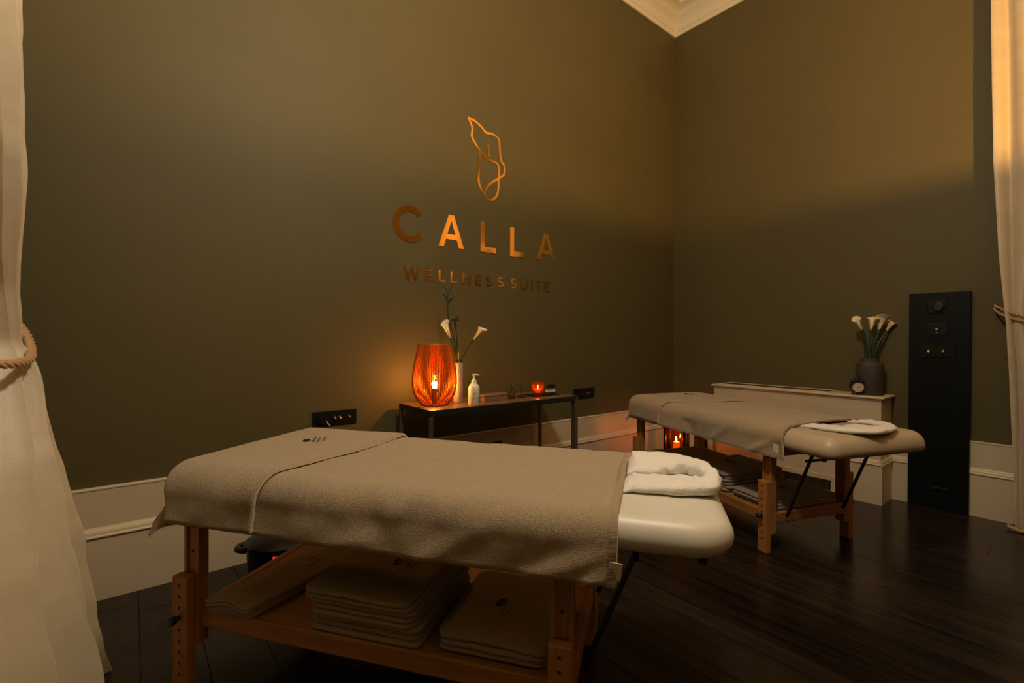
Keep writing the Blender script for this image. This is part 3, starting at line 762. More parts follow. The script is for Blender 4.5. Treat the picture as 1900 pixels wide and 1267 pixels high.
# white towelling collars curled on the head cushions
def collar(O, rz, path, zt, label, flap, seed):
    P = spline([(p[0], p[1], 0) for p in path], 12); wd = [p[2] for p in path]; th = [p[3] for p in path]; lf = [p[4] for p in path]
    N = len(P); V = []; Fc = []; K = 28
    for i, p in enumerate(P):
        s = i / (N - 1) * (len(path) - 1); k = min(int(s), len(path) - 2); t = sstep(s - k)
        W = lerp(wd[k], wd[k + 1], t); H = lerp(th[k], th[k + 1], t); lift = lerp(lf[k], lf[k + 1], t)
        tg_ = (P[min(i + 1, N - 1)] - P[max(i - 1, 0)]).normalized(); nr = Vector((-tg_.y, tg_.x, 0))
        for q in range(K):
            a = 2 * PI * q / K
            cu_, su = math.cos(a), math.sin(a)
            u = math.copysign(abs(cu_) ** 0.75, cu_) * W / 2
            z = (math.copysign(abs(su) ** 0.8, su) * 0.5 + 0.5) * H
            z += lift * (0.5 + 0.5 * cu_) if su > -0.2 else lift * (0.5 + 0.5 * cu_) * 0.9
            nn = 0.0055 * fbm((i * 0.16 + seed, q * 0.22 if q < K / 2 else (K - q) * 0.22, seed), 2)
            u += nn * 1.6; z += abs(nn) * (1 if su > 0 else 0)
            V.append((p.x + nr.x * u, p.y + nr.y * u, zt + max(0.0005, z)))
    for i in range(N - 1):
        for q in range(K):
            A = i * K + q; B = i * K + (q + 1) % K
            Fc.append((A, B, B + K, A + K))
    Fc.append(tuple(range(K))[::-1]); Fc.append(tuple(range((N - 1) * K, N * K)))
    o = obj('towelling_collar', (V, Fc), M['terry_white'], smooth=True, loc=O, rz=rz)
    tag(o, label, 'towel', 'white collars on the head cushions')
    V, Fc = [], []
    n1, n2 = 16, 10
    for i in range(n1 + 1):
        for j in range(n2 + 1):
            u, v = i / n1, j / n2
            q = [Vector((*flap[k], 0)) for k in range(4)]
            p = (q[0] * (1 - u) + q[1] * u) * (1 - v) + (q[3] * (1 - u) + q[2] * u) * v
            e = math.sin(PI * min(1, max(0, u))) * 0.5 + math.sin(PI * v) * 0.5
            V.append((p.x, p.y, zt + 0.007 + 0.008 * e + 0.004 * fbm((p.x * 22 + seed, p.y * 22, 1), 2)))
    for i in range(n1):
        for j in range(n2):
            A = i * (n2 + 1) + j; Fc.append((A, A + 1, A + n2 + 2, A + n2 + 1))
    obj('inner_flap', (V, Fc), M['terry_white'], o, smooth=True)
    return o
collar(O1, R1, [(1.425, 0.420, 0.18, 0.006, 0.0), (1.455, 0.422, 0.20, 0.016, 0.0), (1.495, 0.425, 0.20, 0.040, 0.014), (1.585, 0.447, 0.16, 0.046, 0.010), (1.668, 0.427, 0.085, 0.052, 0.0), (1.702, 0.360, 0.050, 0.050, 0.0), (1.705, 0.280, 0.055, 0.044, 0.0),
                (1.672, 0.240, 0.090, 0.040, 0.0), (1.585, 0.235, 0.135, 0.036, 0.0), (1.50, 0.235, 0.145, 0.032, 0.0), (1.455, 0.235, 0.145, 0.015, 0.0), (1.425, 0.235, 0.14, 0.006, 0.0)], 0.761,
       'white towelling collar curled on the cream head cushion of the foreground table', [(1.56, 0.29), (1.69, 0.29), (1.69, 0.405), (1.58, 0.375)], 2.0)
collar(O2, R2, [(1.425, 0.135, 0.05, 0.006, 0.0), (1.50, 0.165, 0.10, 0.024, 0.0), (1.60, 0.200, 0.12, 0.028, 0.0), (1.675, 0.270, 0.12, 0.030, 0.0), (1.69, 0.38, 0.085, 0.030, 0.0), (1.655, 0.49, 0.07, 0.032, 0.0),
                (1.58, 0.545, 0.085, 0.032, 0.0), (1.50, 0.555, 0.09, 0.028, 0.0), (1.44, 0.55, 0.09, 0.012, 0.0), (1.41, 0.54, 0.08, 0.006, 0.0)], 0.725,
       'white towelling collar curled on the taupe head cushion of the corner table', [(1.50, 0.36), (1.66, 0.28), (1.66, 0.48), (1.52, 0.49)], 7.0)

# towels kept on the shelves
def folded_slab(x0, x1, y0, y1, z0, layers, th, seed, skx=0.0, ridge=0.0, rr=0.03, wob=0.004, twist=0.0):
    """one folded towel: rounded layers lying on each other, folds seen at the front edge; table coordinates"""
    bm = bmesh.new()
    nx, ny = 26, 22
    z = z0
    rn = random.Random(seed)
    for l in range(layers):
        jx0, jx1, jy0 = rn.uniform(-0.006, 0.006), rn.uniform(-0.008, 0.008), rn.uniform(-0.010, 0.006)
        rows = []
        prof = []
        for k in range(9):
            a = PI * k / 8 - PI / 2; prof.append((1 - math.cos(a), (math.sin(a) + 1) / 2))
        out = rrect(x0 + jx0, x1 + jx1, y0 + jy0, y1, rr, 6)
        pts = []
        # densify outline
        dens = []
        for (ax, ay), (b_x, b_y) in zip(out, out[1:] + out[:1]):
            m = max(1, int(math.hypot(b_x - ax, b_y - ay) / 0.02))
            for q in range(m): dens.append((lerp(ax, b_x, q / m), lerp(ay, b_y, q / m)))
        cx, cy = (x0 + x1) / 2, (y0 + y1) / 2
        def put(px, py, zz):
            s = (py - y0) / max(1e-6, y1 - y0)
            w_ = wob * fbm((px * 6 + seed, py * 6, l * 0.35), 2) * 1.0
            r_ = ridge * math.exp(-(((px - cx) / (0.30 * (x1 - x0))) ** 2))
            ty = twist * (px - cx)
            return bm.verts.new((px + skx * s, py + ty, zz + max(-0.001, w_) * (1 if zz > z0 + 0.002 else 0) + (r_ if zz > z0 + 0.002 else 0)))
        rings = []
        half = th / 2
        for ins, zz in prof:
            ins2 = half * (1 - math.cos(math.asin(max(-1, min(1, 2 * zz - 1))))) * 1.6
            ring = []
            for px, py in dens:
                dx_, dy_ = cx - px, cy - py; dl = math.hypot(dx_, dy_)
                ring.append(put(px + dx_ / dl * ins2, py + dy_ / dl * ins2, z + zz * th))
            rings.append(ring)
        for s in (0.85, 0.6, 0.3):
            ring = []
            for px, py in dens: ring.append(put(cx + (px - cx) * s, cy + (py - cy) * s, z + th + 0.002))
            rings.append(ring)
        n = len(dens)
        for A, B in zip(rings, rings[1:]):
            for k in range(n): bm.faces.new((A[k], A[(k + 1) % n], B[(k + 1) % n], B[k]))
        bm.faces.new(rings[0][::-1]); bm.faces.new(rings[-1])
        z += th * 0.93
    return bm, z
def shelf_towel(O, rz, args, label, emb=None, **kw):
    bm, zt = folded_slab(*args, **kw)
    o = obj('shelf_towel', bm, M['towel2'], smooth=True, loc=O, rz=rz); tag(o, label, 'towel', 'folded towels on the table shelves')
    if emb: obj('embroidery', emblem(bmesh.new(), emb[0], emb[1], zt + 0.004 + (emb[4] if len(emb) > 4 else 0), emb[2], emb[3], 3), M['thread'], o)
    return o, zt
SH1, SH2 = 0.2805, 0.2205
shelf_towel(O1, R1, (0.095, 0.285, 0.030, 0.55, SH1, 3, 0.013, 11), 'taupe folded towel leaning at the left end of the foreground table shelf', (0.235, 0.345, 0.8, math.radians(95), 0.012), skx=0.10, ridge=0.020, rr=0.02)
_, z1 = shelf_towel(O1, R1, (0.500, 0.880, 0.050, 0.50, SH1, 3, 0.021, 21), 'bottom taupe folded towel of the stack on the foreground table shelf', wob=0.006)
_, z2 = shelf_towel(O1, R1, (0.505, 0.870, 0.045, 0.50, z1 + 0.002, 2, 0.019, 22), 'middle taupe folded towel of the stack on the foreground table shelf', wob=0.006)
shelf_towel(O1, R1, (0.495, 0.862, 0.030, 0.50, z2 + 0.002, 3, 0.017, 23), 'top embroidered taupe towel of the stack on the foreground table shelf', (0.70, 0.25, 0.9, math.radians(95)), wob=0.006)
shelf_towel(O1, R1, (0.930, 1.262, 0.075, 0.47, SH1, 3, 0.020, 31), 'embroidered taupe folded towel at the right end of the foreground table shelf', (1.07, 0.265, 1.0, math.radians(68)), wob=0.006, twist=-0.02)
shelf_towel(O2, R2, (0.10, 0.45, 0.08, 0.58, SH2, 4, 0.022, 41), 'folded taupe towel at the foot end of the corner table shelf', wob=0.006)
_, z1 = shelf_towel(O2, R2, (0.54, 0.97, 0.08, 0.58, SH2, 3, 0.021, 42), 'lower taupe folded towel of the stack on the corner table shelf', wob=0.006)
shelf_towel(O2, R2, (0.55, 0.955, 0.08, 0.57, z1 + 0.002, 3, 0.020, 43), 'upper taupe folded towel of the stack on the corner table shelf', (0.70, 0.33, 0.8, math.radians(95)), wob=0.006)
shelf_towel(O2, R2, (1.00, 1.31, 0.085, 0.60, SH2, 3, 0.019, 44), 'taupe folded towel at the head end of the corner table shelf', (1.12, 0.36, 0.8, math.radians(95)), wob=0.006)

# ------------------------------------------------------------------ slow cooker with red digits on the floor behind the foreground table
CKX, CKY = 0.600, 2.585; CR_ = math.radians(-30)
ck = empty('slow_cooker', (CKX, CKY, 0), CR_, 'black oval slow cooker with glowing red digits on the floor by the skirting', 'slow cooker')
obj('body', lathe(bmesh.new(), [(0.120, 0.0), (0.124, 0.006), (0.135, 0.02), (0.145, 0.05), (0.152, 0.15), (0.155, 0.172), (0.149, 0.178)], 48, sx=1.12, sy=0.92), M['black'], ck, smooth=True, angle=50)
lid = obj('lid', lathe(bmesh.new(), [(0.160, 0.176), (0.163, 0.184), (0.156, 0.190), (0.140, 0.200), (0.10, 0.216), (0.05, 0.226), (0.01, 0.228)], 48, sx=1.12, sy=0.92), M['black'], ck, smooth=True, angle=50)
obj('lid_knob', lathe(bmesh.new(), [(0.016, 0.224), (0.014, 0.238), (0.028, 0.246), (0.028, 0.254), (0.02, 0.259)], 24), M['black'], lid, smooth=True, angle=50)
for s in (-1, 1):
    bm = bmesh.new(); tube(bm, spline([(s * 0.165, -0.045, 0.150), (s * 0.205, -0.030, 0.152), (s * 0.215, 0.0, 0.152), (s * 0.205, 0.030, 0.152), (s * 0.165, 0.045, 0.150)], 6), 0.014, n=10)
    obj('handle', bm, M['black'], ck, smooth=True)
dp = obj('display', bx(-0.014, 0.088, -0.148, -0.120, 0.128, 0.172, bev=0.003), M['plate'], ck)
bm = bmesh.new()
for q in range(2):
    x0 = -0.003 + q * 0.012
    for a_, b_, c_, d_ in ((0, 0.0075, 0.1550, 0.1572), (0, 0.0075, 0.1490, 0.1510), (0.0055, 0.0075, 0.1490, 0.1572), (0, 0.002, 0.1430, 0.1510), (0, 0.0075, 0.1430, 0.1450)):
        box(bm, x0 + a_, x0 + b_, -0.1495, -0.1482, c_, d_)
obj('digits', bm, M['led'], dp)

# ------------------------------------------------------------------ wall sockets
def toggle(par, x, z, out=-1):
    bm = bmesh.new(); tube(bm, [(x, 0, z), (x, out * 0.004, z)], 0.0085, n=16)
    r = obj('switch_ring', bm, M['brass'], par, smooth=True, angle=40)
    bm = bmesh.new(); tube(bm, [(x, out * 0.003, z), (x + 0.001, out * 0.014, z - 0.004), (x + 0.0015, out * 0.024, z - 0.009)], [0.0032, 0.0036, 0.0048], n=10)
    obj('toggle', bm, M['brass'], par, smooth=True)
s1 = empty('socket_plate', (0, YL, 0), label='long black switch plate with brass toggles on the wall left of the lamp', cat='switch plate', group='black wall plates')
obj('plate', bx(0.820, 1.081, -0.009, 0, 0.678, 0.767, bev=0.003), M['plate'], s1)
for xx in (0.945, 0.975, 1.034):
    e = empty('switch', (xx, -0.009, 0.728)); e.parent = s1; toggle(e, 0, 0)
ad = bmesh.new(); tube(ad, [(0.868, -0.009, 0.712), (0.868, -0.024, 0.712)], 0.019, n=20)
obj('socket', ad, M['plate'], s1, smooth=True, angle=40)
ch = empty('charger_plug', (0.90, YL - 0.02, 0.70), label='white plug and black cord in the left switch plate', cat='plug')
bm = bmesh.new(); tube(bm, [(-0.010, -0.012, 0.012), (0.010, -0.022, -0.018)], 0.0026, n=10); obj('pin', bm, M['white_gloss'], ch, smooth=True)
bm = bmesh.new(); tube(bm, spline([(0.010, -0.022, -0.018), (0.02, -0.03, -0.04), (0.018, -0.03, -0.12), (0.0, -0.025, -0.20)], 6), 0.003, n=8); obj('cord', bm, M['black'], ch, smooth=True)
s2 = empty('socket_plate', (0, YL, 0), label='black socket plate on the wall just right of the console', cat='switch plate', group='black wall plates')
obj('plate', bx(3.005, 3.272, -0.009, 0, 0.675, 0.766, bev=0.003), M['plate'], s2)
bm = bmesh.new()
for xx in (3.085, 3.100, 3.165, 3.180, 3.195): box(bm, xx, xx + 0.007, -0.0098, -0.009, 0.716, 0.724)
tag(obj('contact', bm, M['brass'], s2), 'small brass contacts')
s3 = empty('socket_plate', (0, YL - 0.018, 0), label='small black socket on the skirting under the console', cat='switch plate', group='black wall plates')
obj('plate', bx(2.115, 2.20, -0.012, 0, 0.345, 0.425, bev=0.004), M['plate'], s3)
obj('socket', tube(bmesh.new(), [(2.157, -0.012, 0.372), (2.157, -0.03, 0.372)], 0.026, n=20), M['black'], s3, smooth=True, angle=40)
s4 = empty('socket_plate', (XR - 0.033, 0, 0), label='small black socket low on the skirting behind the corner table', cat='switch plate', group='black wall plates')
obj('plate', bx(-0.014, 0, 2.46, 2.525, 0.10, 0.20, bev=0.004), M['plate'], s4)
obj('rocker', bx(-0.018, -0.013, 2.475, 2.51, 0.125, 0.175, bev=0.002), M['black'], s4)

# ------------------------------------------------------------------ console table
CX0, CX1, CY0, CY1, CZ = 1.330, 2.548, 2.395, 2.805, 0.785
con = empty('console_table', (0, 0, 0), label='narrow dark metal console table with brown top below the sign', cat='console table')
RW = 0.034
obj('front_rail', bx(CX0, CX1, CY0, CY0 + RW, CZ - RW, CZ, bev=0.0015, seg=1), M['black_metal'], con)
obj('back_rail', bx(CX0, CX1, CY1 - RW, CY1, CZ - RW, CZ, bev=0.0015, seg=1), M['black_metal'], con)
for x0 in (CX0, CX1 - RW): obj('side_rail', bx(x0, x0 + RW, CY0 + RW, CY1 - RW, CZ - RW, CZ, bev=0.0015, seg=1), M['black_metal'], con)
obj('top', bx(CX0 + 0.003, CX1 - 0.003, CY0 + 0.003, CY1 - 0.003, CZ - 0.004, CZ + 0.0015), M['console_top'], con)
for x0 in (CX0, CX1 - RW):
    for y0 in (CY0, CY1 - RW):
        fr_ = (x0 > 2 and y0 < 2.5)
        if fr_:
            bm = prism(bmesh.new(), [(x0, 0), (x0 + RW, 0), (x0 + RW, CZ - 0.0005), (x0, CZ - RW)], 'y', y0 - 0.0006, y0 + RW)
            obj('leg', bm, M['bronze'], con)
        else:
            wd = 0.022 if y0 > 2.5 else 0.020
            xx = x0 if x0 < 2 else x0 + RW - wd
            yy = y0 if y0 < 2.5 else y0 + RW - wd
            obj('leg', bx(xx, xx + wd, yy, yy + wd, 0, CZ - RW, bev=0.0015, seg=1), M['bronze'], con)

TOPZ = CZ + 0.0015
# --- amber corded lamp
LX, LY = 1.472, 2.600
lamp = empty('table_lamp', (LX, LY, TOPZ), label='glowing amber barrel-shaped table lamp with vertical cords on the console', cat='lamp')
LP = [(0.078, 0.0), (0.082, 0.004), (0.098, 0.022), (0.118, 0.055), (0.131, 0.095), (0.137, 0.140), (0.1355, 0.185), (0.130, 0.230), (0.122, 0.275), (0.112, 0.325), (0.1015, 0.375)]
LP = [(p.x, p.y) for p in spline([(a, b, 0) for a, b in LP], 3)]
obj('glass_shell', lathe(bmesh.new(), [(r - 0.003, z) for r, z in LP], 96, close_bottom=False, close_top=False), M['amber_shell'], lamp, smooth=True)
bm = bmesh.new(); NS = 76
for q in range(NS):
    a = 2 * PI * q / NS
    tube(bm, [(r * math.cos(a), r * math.sin(a), z) for r, z in LP], 0.0023, n=5, cap=False)
tag(obj('cords', bm, M['amber_cord'], lamp, smooth=True), kind='stuff')
for r, z in ((0.1015, 0.375), (0.079, 0.004)):
    bm = bmesh.new(); tube(bm, [(r * math.cos(2 * PI * k / 48), r * math.sin(2 * PI * k / 48), z) for k in range(48)], 0.0042, n=8, closed=True)
    obj('hoop', bm, M['amber_cord'], lamp, smooth=True)
obj('base', lathe(bmesh.new(), [(0.076, 0.0), (0.076, 0.006), (0.03, 0.010), (0.018, 0.014)], 32), M['amber_cord'], lamp, smooth=True, angle=40)
obj('bulb_holder', lathe(bmesh.new(), [(0.016, 0.010), (0.016, 0.080), (0.021, 0.084), (0.021, 0.104)], 24), M['black'], lamp, smooth=True, angle=40)
BZ = 0.130
bl = [(0.009, BZ - 0.026), (0.0140, BZ - 0.012), (0.0175, BZ), (0.0160, BZ + 0.008), (0.011, BZ + 0.014), (0.002, BZ + 0.0175)]
obj('bulb', lathe(bmesh.new(), bl, 20), M['bulb'], lamp, smooth=True)
M['bulb'].node_tree.nodes['Principled BSDF'].inputs['Emission Strength'].default_value = LAMP_W
bm = bmesh.new(); tube(bm, spline([(-0.076, -0.005, 0.006), (-0.10, -0.055, 0.004), (-0.135, -0.075, 0.006), (-0.150, -0.06, 0.0), (-0.155, -0.02, -0.06), (-0.150, 0.10, -0.20), (-0.170, 0.16, -0.33), (-0.20, 0.195, -0.36)], 8), 0.0028, n=8)
obj('cord', bm, M['black'], lamp, smooth=True)
obj('cord_plug', bx(-0.215, -0.170, 0.185, 0.235, -0.385, -0.345, bev=0.006), M['black'], lamp)

# --- callas: funnel-shaped flower
def calla_mesh(length, r_top, tipx, n=22, m=14, split=0.86):
    """flower along +z from the stem, lip curling out towards +x"""
    V = []; Fc = []
    for i in range(m + 1):
        v = i / m
        for j in range(n + 1):
            an = lerp(-PI * split, PI * split, j / n)
            lip = 0.5 + 0.5 * math.cos(an)
            top = length * (0.80 + 0.20 * lip)
            r = 0.0055 + (r_top - 0.0055) * (0.55 * v + 0.45 * v ** 2.2)
            cu = max(0.0, v - 0.74) / 0.26
            zz = top * v - length * 0.07 * cu * cu * (0.2 + lip)
            rr = r * (1 + 0.38 * cu * cu * (0.30 + 0.70 * lip)) + tipx * cu * cu * lip ** 6
            ov = 0.88 if abs(an) > PI * 0.72 else 1.0
            V.append((rr * ov * math.cos(an), rr * ov * math.sin(an), zz + length * 0.10 * (lip ** 8) * cu))
    for i in range(m):
        for j in range(n):
            q = i * (n + 1) + j; Fc.append((q, q + 1, q + n + 2, q + n + 1))
    return V, Fc
def calla(loc, stem_pts, length, r_top, face, label, group, stem_r=0.005, tipx=0.012):
    """stem_pts relative to loc; flower continues the last stem direction; face = turn of the lip about the axis"""
    root = empty('calla_lily', loc, 0, label, 'flower', group)
    pts = spline(stem_pts, 6)
    st = obj('stem', tube(bmesh.new(), pts, stem_r, n=10), M['stem'], root, smooth=True)
    d = (pts[-1] - pts[-2]).normalized(); end = pts[-1] - d * 0.004
    rotm = d.to_track_quat('Z', 'Y').to_matrix().to_4x4() @ Matrix.Rotation(face, 4, 'Z')
    V, Fc = calla_mesh(length, r_top, tipx)
    sp = obj('spathe', (V, Fc), M['calla'], root, smooth=True)
    sp.matrix_local = Matrix.Translation(end) @ rotm
    md = sp.modifiers.new('thick', 'SOLIDIFY'); md.thickness = 0.0012; md.offset = 0
    th = obj('throat', lathe(bmesh.new(), [(0.0062, -0.004), (0.0072, 0.004), (0.0078, 0.014), (0.0070, 0.020)], 14, close_top=False), M['calla_green'], root, smooth=True); th.matrix_local = Matrix.Translation(end) @ rotm
    sx = obj('spadix', tube(bmesh.new(), [(0, 0, 0.012), (0, 0, length * 0.55), (0, 0, length * 0.68)], [0.003, 0.004, 0.0015], n=8), M['spadix'], root, smooth=True); sx.matrix_local = sp.matrix_local.copy()
    return root

# tall ceramic vase behind the lamp with callas and bamboo
VX, VY = 1.655, 2.615
vs = obj('tube_vase', lathe(bmesh.new(), [(0.029, 0), (0.031, 0.003), (0.031, 0.252), (0.029, 0.257), (0.027, 0.255), (0.026, 0.12)], 36, close_top=True), M['ceramic'], smooth=True, angle=40, loc=(VX, VY, TOPZ))
tag(vs, 'slim cream ceramic tube vase behind the amber lamp', 'vase')
VT = TOPZ + 0.255
calla((VX, VY, VT), [(0.010, -0.004, -0.16), (0.014, -0.006, 0.0), (0.038, -0.022, 0.07), (0.070, -0.046, 0.135), (0.0855, -0.058, 0.162)], 0.098, 0.022, math.radians(-40), 'calla lily leaning right out of the slim cream vase', 'callas in the slim vase', 0.0055)
calla((VX, VY, VT), [(-0.008, 0.006, -0.16), (-0.012, 0.008, 0.0), (-0.024, 0.012, 0.08), (-0.044, 0.018, 0.150), (-0.052, 0.020, 0.172)], 0.112, 0.024, math.radians(150), 'calla lily standing over the amber lamp rim', 'callas in the slim vase', 0.0050)
bam = empty('bamboo_stem', (VX, VY, VT), 0, 'tall lucky bamboo stem with narrow dark leaves behind the lamp', 'plant')
bp_ = spline([(-0.004, 0.014, -0.18), (-0.006, 0.018, 0.0), (-0.014, 0.030, 0.15), (-0.052, 0.040, 0.30), (-0.058, 0.042, 0.40), (-0.054, 0.042, 0.455)], 6)
obj('stem', tube(bmesh.new(), bp_, 0.0048, n=8), M['stem'], bam, smooth=True)
obj('shoot', tube(bmesh.new(), spline([(0.004, 0.012, -0.1), (0.006, 0.016, 0.0), (0.004, 0.022, 0.12), (-0.002, 0.026, 0.215), (-0.012, 0.030, 0.262), (-0.004, 0.030, 0.290)], 6), [0.004] * 31, n=8), M['stem'], bam, smooth=True)
def leaf(base, tip, wd, droop, par, seedv):
    b = Vector(base); t = Vector(tip); ax = t - b; L = ax.length; ax.normalize()
    view = Vector((-0.53, -0.80, -0.1)).normalized(); sd = ax.cross(view).normalized(); nr = sd.cross(ax)
    V, Fc = [], []
    for i in range(9):
        v = i / 8; ww = wd * (math.sin(PI * min(1, v * 0.93 + 0.05)) ** 0.8) * (1 - 0.2 * v)
        for s in (-1, 0, 1):
            p = b + ax * L * v + sd * s * ww / 2 + nr * (abs(s) * ww * 0.22 - droop * v * v)
            V.append(tuple(p))
    for i in range(8):
        for s in range(2): q = i * 3 + s; Fc.append((q, q + 1, q + 4, q + 3))
    o = obj('leaf', (V, Fc), M['leaf'], par, smooth=True)
    md = o.modifiers.new('thick', 'SOLIDIFY'); md.thickness = 0.0008
tp = Vector((-0.054, 0.042, 0.44))
rx = Vector((0.779, -0.6265, 0))
for du, dz0, eu, ez, wd in ((0, 0, -0.028, 0.085, 0.012), (0, 0, 0.030, 0.080, 0.008), (-0.002, -0.03, -0.036, 0.032, 0.020), (0.002, -0.045, 0.038, -0.005, 0.022), (0.0, -0.06, 0.030, -0.012, 0.014), (0.004, -0.005, 0.045, 0.008, 0.004),
                            (0, -0.10, -0.014, -0.095, 0.008), (0, -0.10, 0.014, -0.085, 0.010)):
    leaf(tp + rx * du + Vector((0, 0, dz0)), tp + rx * eu + Vector((0, 0, ez)), wd, 0.0, bam, du)
sh = Vector((-0.004, 0.030, 0.285))
for eu, ez, wd in ((-0.030, -0.006, 0.014), (0.018, 0.024, 0.016), (0.022, -0.004, 0.016), (-0.006, -0.056, 0.015), (0.004, -0.050, 0.012)):
    leaf(sh, sh + rx * eu + Vector((0, 0, ez)), wd, 0.0, bam, eu)

# --- pump bottle
BX_, BY_ = 1.668, 2.452
pb = empty('pump_bottle', (BX_, BY_, TOPZ), math.radians(-39), 'white pump bottle with small printed text beside the amber lamp', 'bottle')
obj('body', lathe(bmesh.new(), [(0.033, 0), (0.0355, 0.003), (0.0355, 0.098), (0.0345, 0.110), (0.030, 0.122), (0.022, 0.131), (0.0165, 0.135)], 40), M['white_gloss'], pb, smooth=True, angle=50)
pm = obj('pump', lathe(bmesh.new(), [(0.0165, 0.133), (0.0165, 0.150), (0.013, 0.156), (0.007, 0.162), (0.0055, 0.166), (0.0055, 0.180), (0.008, 0.182), (0.008, 0.190), (0.006, 0.192)], 28), M['white_gloss'], pb, smooth=True, angle=40)
bm = bmesh.new(); tube(bm, [(0, 0, 0.187), (0.018, 0, 0.187), (0.030, 0, 0.185), (0.034, 0, 0.182)], [0.0062, 0.0052, 0.0042, 0.0036], n=10); obj('spout', bm, M['white_gloss'], pm, smooth=True)
def wrap_text(par, text, ht, wd, gap, s, z, r, ang0, m):
    bm = bmesh.new(); u = -(len(text) * wd + (len(text) - 1) * gap) / 2
    for c in text:
        if c != ' ':
            b2 = letter(c, wd, ht, s, 0.0)
            for f in [f for f in b2.faces if f.calc_area() < 1e-12]: b2.faces.remove(f)
            mp = {}
            for f in b2.faces:
                vv = []
                for v in f.verts:
                    if v not in mp:
                        a = ang0 + (u + v.co.x) / r
                        mp[v] = bm.verts.new((r * 1.006 * math.sin(a), -r * 1.006 * math.cos(a), z + v.co.z))
                    vv.append(mp[v])
                try: bm.faces.new(vv)
                except Exception: pass
            b2.free()
        u += wd + gap
    return obj('print', bm, m, par)
wrap_text(pb, 'CALLA', 0.0072, 0.0062, 0.0036, 0.0016, 0.044, 0.0355, 0.22, M['print'])
wrap_text(pb, 'WELLNESS SUITE', 0.0024, 0.0019, 0.0008, 0.0006, 0.036, 0.0355, 0.22, M['print'])
bm = bmesh.new()
for st in FLW:
    pts = []
    for p in spline([(a, b, 0) for a, b in st], 3):
        a = 0.22 + ((p.x - 2.06) * 0.045) / 0.0355
        pts.append((0.0358 * math.sin(a), -0.0358 * math.cos(a), 0.058 + (p.y - 2.24) * 0.045))
    tube(bm, pts, 0.0005, n=4)
obj('flower_print', bm, M['boxwood'], pb)
obj('base_line', tube(bmesh.new(), [(0.0358 * math.sin(a), -0.0358 * math.cos(a), 0.024) for a in [-0.35 + 0.06 * k for k in range(20)]], 0.0004, n=4), M['print'], pb)

# --- wooden box, glass bits, tray, candle, roll-on bottles
wbx = empty('wooden_box', (1.90, 2.575, TOPZ), math.radians(4), 'flat pale wooden box on the console behind the pump bottle', 'box')
obj('body', bx(-0.105, 0.105, -0.045, 0.045, 0, 0.030, bev=0.002), M['boxwood'], wbx)
obj('lid', bx(-0.107, 0.107, -0.047, 0.047, 0.0305, 0.043, bev=0.004), M['boxwood'], wbx)
sb = empty('glass_dish', (1.795, 2.60, TOPZ), 0, 'small dark glass dish between the pump bottle and wooden box', 'dish')
obj('bowl', lathe(bmesh.new(), [(0.026, 0), (0.033, 0.003), (0.036, 0.030), (0.0355, 0.032), (0.033, 0.030), (0.030, 0.005)], 28), M['bronze'], sb, smooth=True, angle=50)
obj('rim', tube(bmesh.new(), [(0.0358 * math.cos(2 * PI * k / 32), 0.0358 * math.sin(2 * PI * k / 32), 0.032) for k in range(32)], 0.001, n=5, closed=True), M['brass'], sb, smooth=True)
ob = empty('oil_burner', (2.055, 2.560, TOPZ), 0, 'clear glass oil bottle with tall stopper and golden oil on the console', 'bottle', 'glass oil vessels on the console')
obj('vessel', lathe(bmesh.new(), [(0.026, 0), (0.028, 0.002), (0.028, 0.036), (0.026, 0.038), (0.007, 0.040), (0.005, 0.050), (0.0045, 0.090)], 28, close_top=False), M['glass'], ob, smooth=True, angle=45)
obj('oil', lathe(bmesh.new(), [(0.0255, 0.004), (0.0262, 0.006), (0.0262, 0.030), (0.0255, 0.031)], 28), M['oil'], ob, smooth=True, angle=45)
obj('stopper', lathe(bmesh.new(), [(0.0032, 0.052), (0.0075, 0.062), (0.0070, 0.076), (0.0042, 0.080), (0.0045, 0.092), (0.0030, 0.101)], 16), M['glass'], ob, smooth=True)
obj('handle', tube(bmesh.new(), spline([(0.010, 0, 0.068), (0.026, -0.004, 0.066), (0.036, -0.006, 0.052), (0.038, -0.006, 0.036), (0.028, 0, 0.028)], 6), 0.0022, n=8), M['glass'], ob, smooth=True)
od = empty('oil_dish', (2.150, 2.565, TOPZ), 0, 'low glass dish of golden oil with a pointed dropper on the console', 'dish', 'glass oil vessels on the console')
obj('dish', lathe(bmesh.new(), [(0.020, 0), (0.022, 0.002), (0.040, 0.012), (0.0405, 0.014), (0.037, 0.013)], 32), M['glass'], od, smooth=True, angle=45)
obj('oil', lathe(bmesh.new(), [(0.020, 0.003), (0.035, 0.0105), (0.034, 0.012)], 32), M['oil'], od, smooth=True, angle=45)
obj('dropper', lathe(bmesh.new(), [(0.010, 0.012), (0.009, 0.024), (0.005, 0.042), (0.0035, 0.052), (0.005, 0.058), (0.0045, 0.066), (0.006, 0.070), (0.007, 0.078), (0.003, 0.084)], 16), M['glass'], od, smooth=True)
obj('handle', tube(bmesh.new(), spline([(0.010, 0.0, 0.046), (0.032, 0.004, 0.056), (0.056, 0.006, 0.046), (0.064, 0.006, 0.030)], 6), 0.0014, n=8), M['glass'], od, smooth=True)
ty_ = obj('slate_tray', bx(2.235, 2.485, 2.520, 2.640, TOPZ, TOPZ + 0.009, bev=0.003), M['plate']); tag(ty_, 'thin dark slate tray under the candle and roll-on bottles', 'tray')
TZ = TOPZ + 0.009
cj = empty('jar_candle', (2.318, 2.580, TZ), 0, 'lit candle in flared amber glass on the slate tray', 'candle')
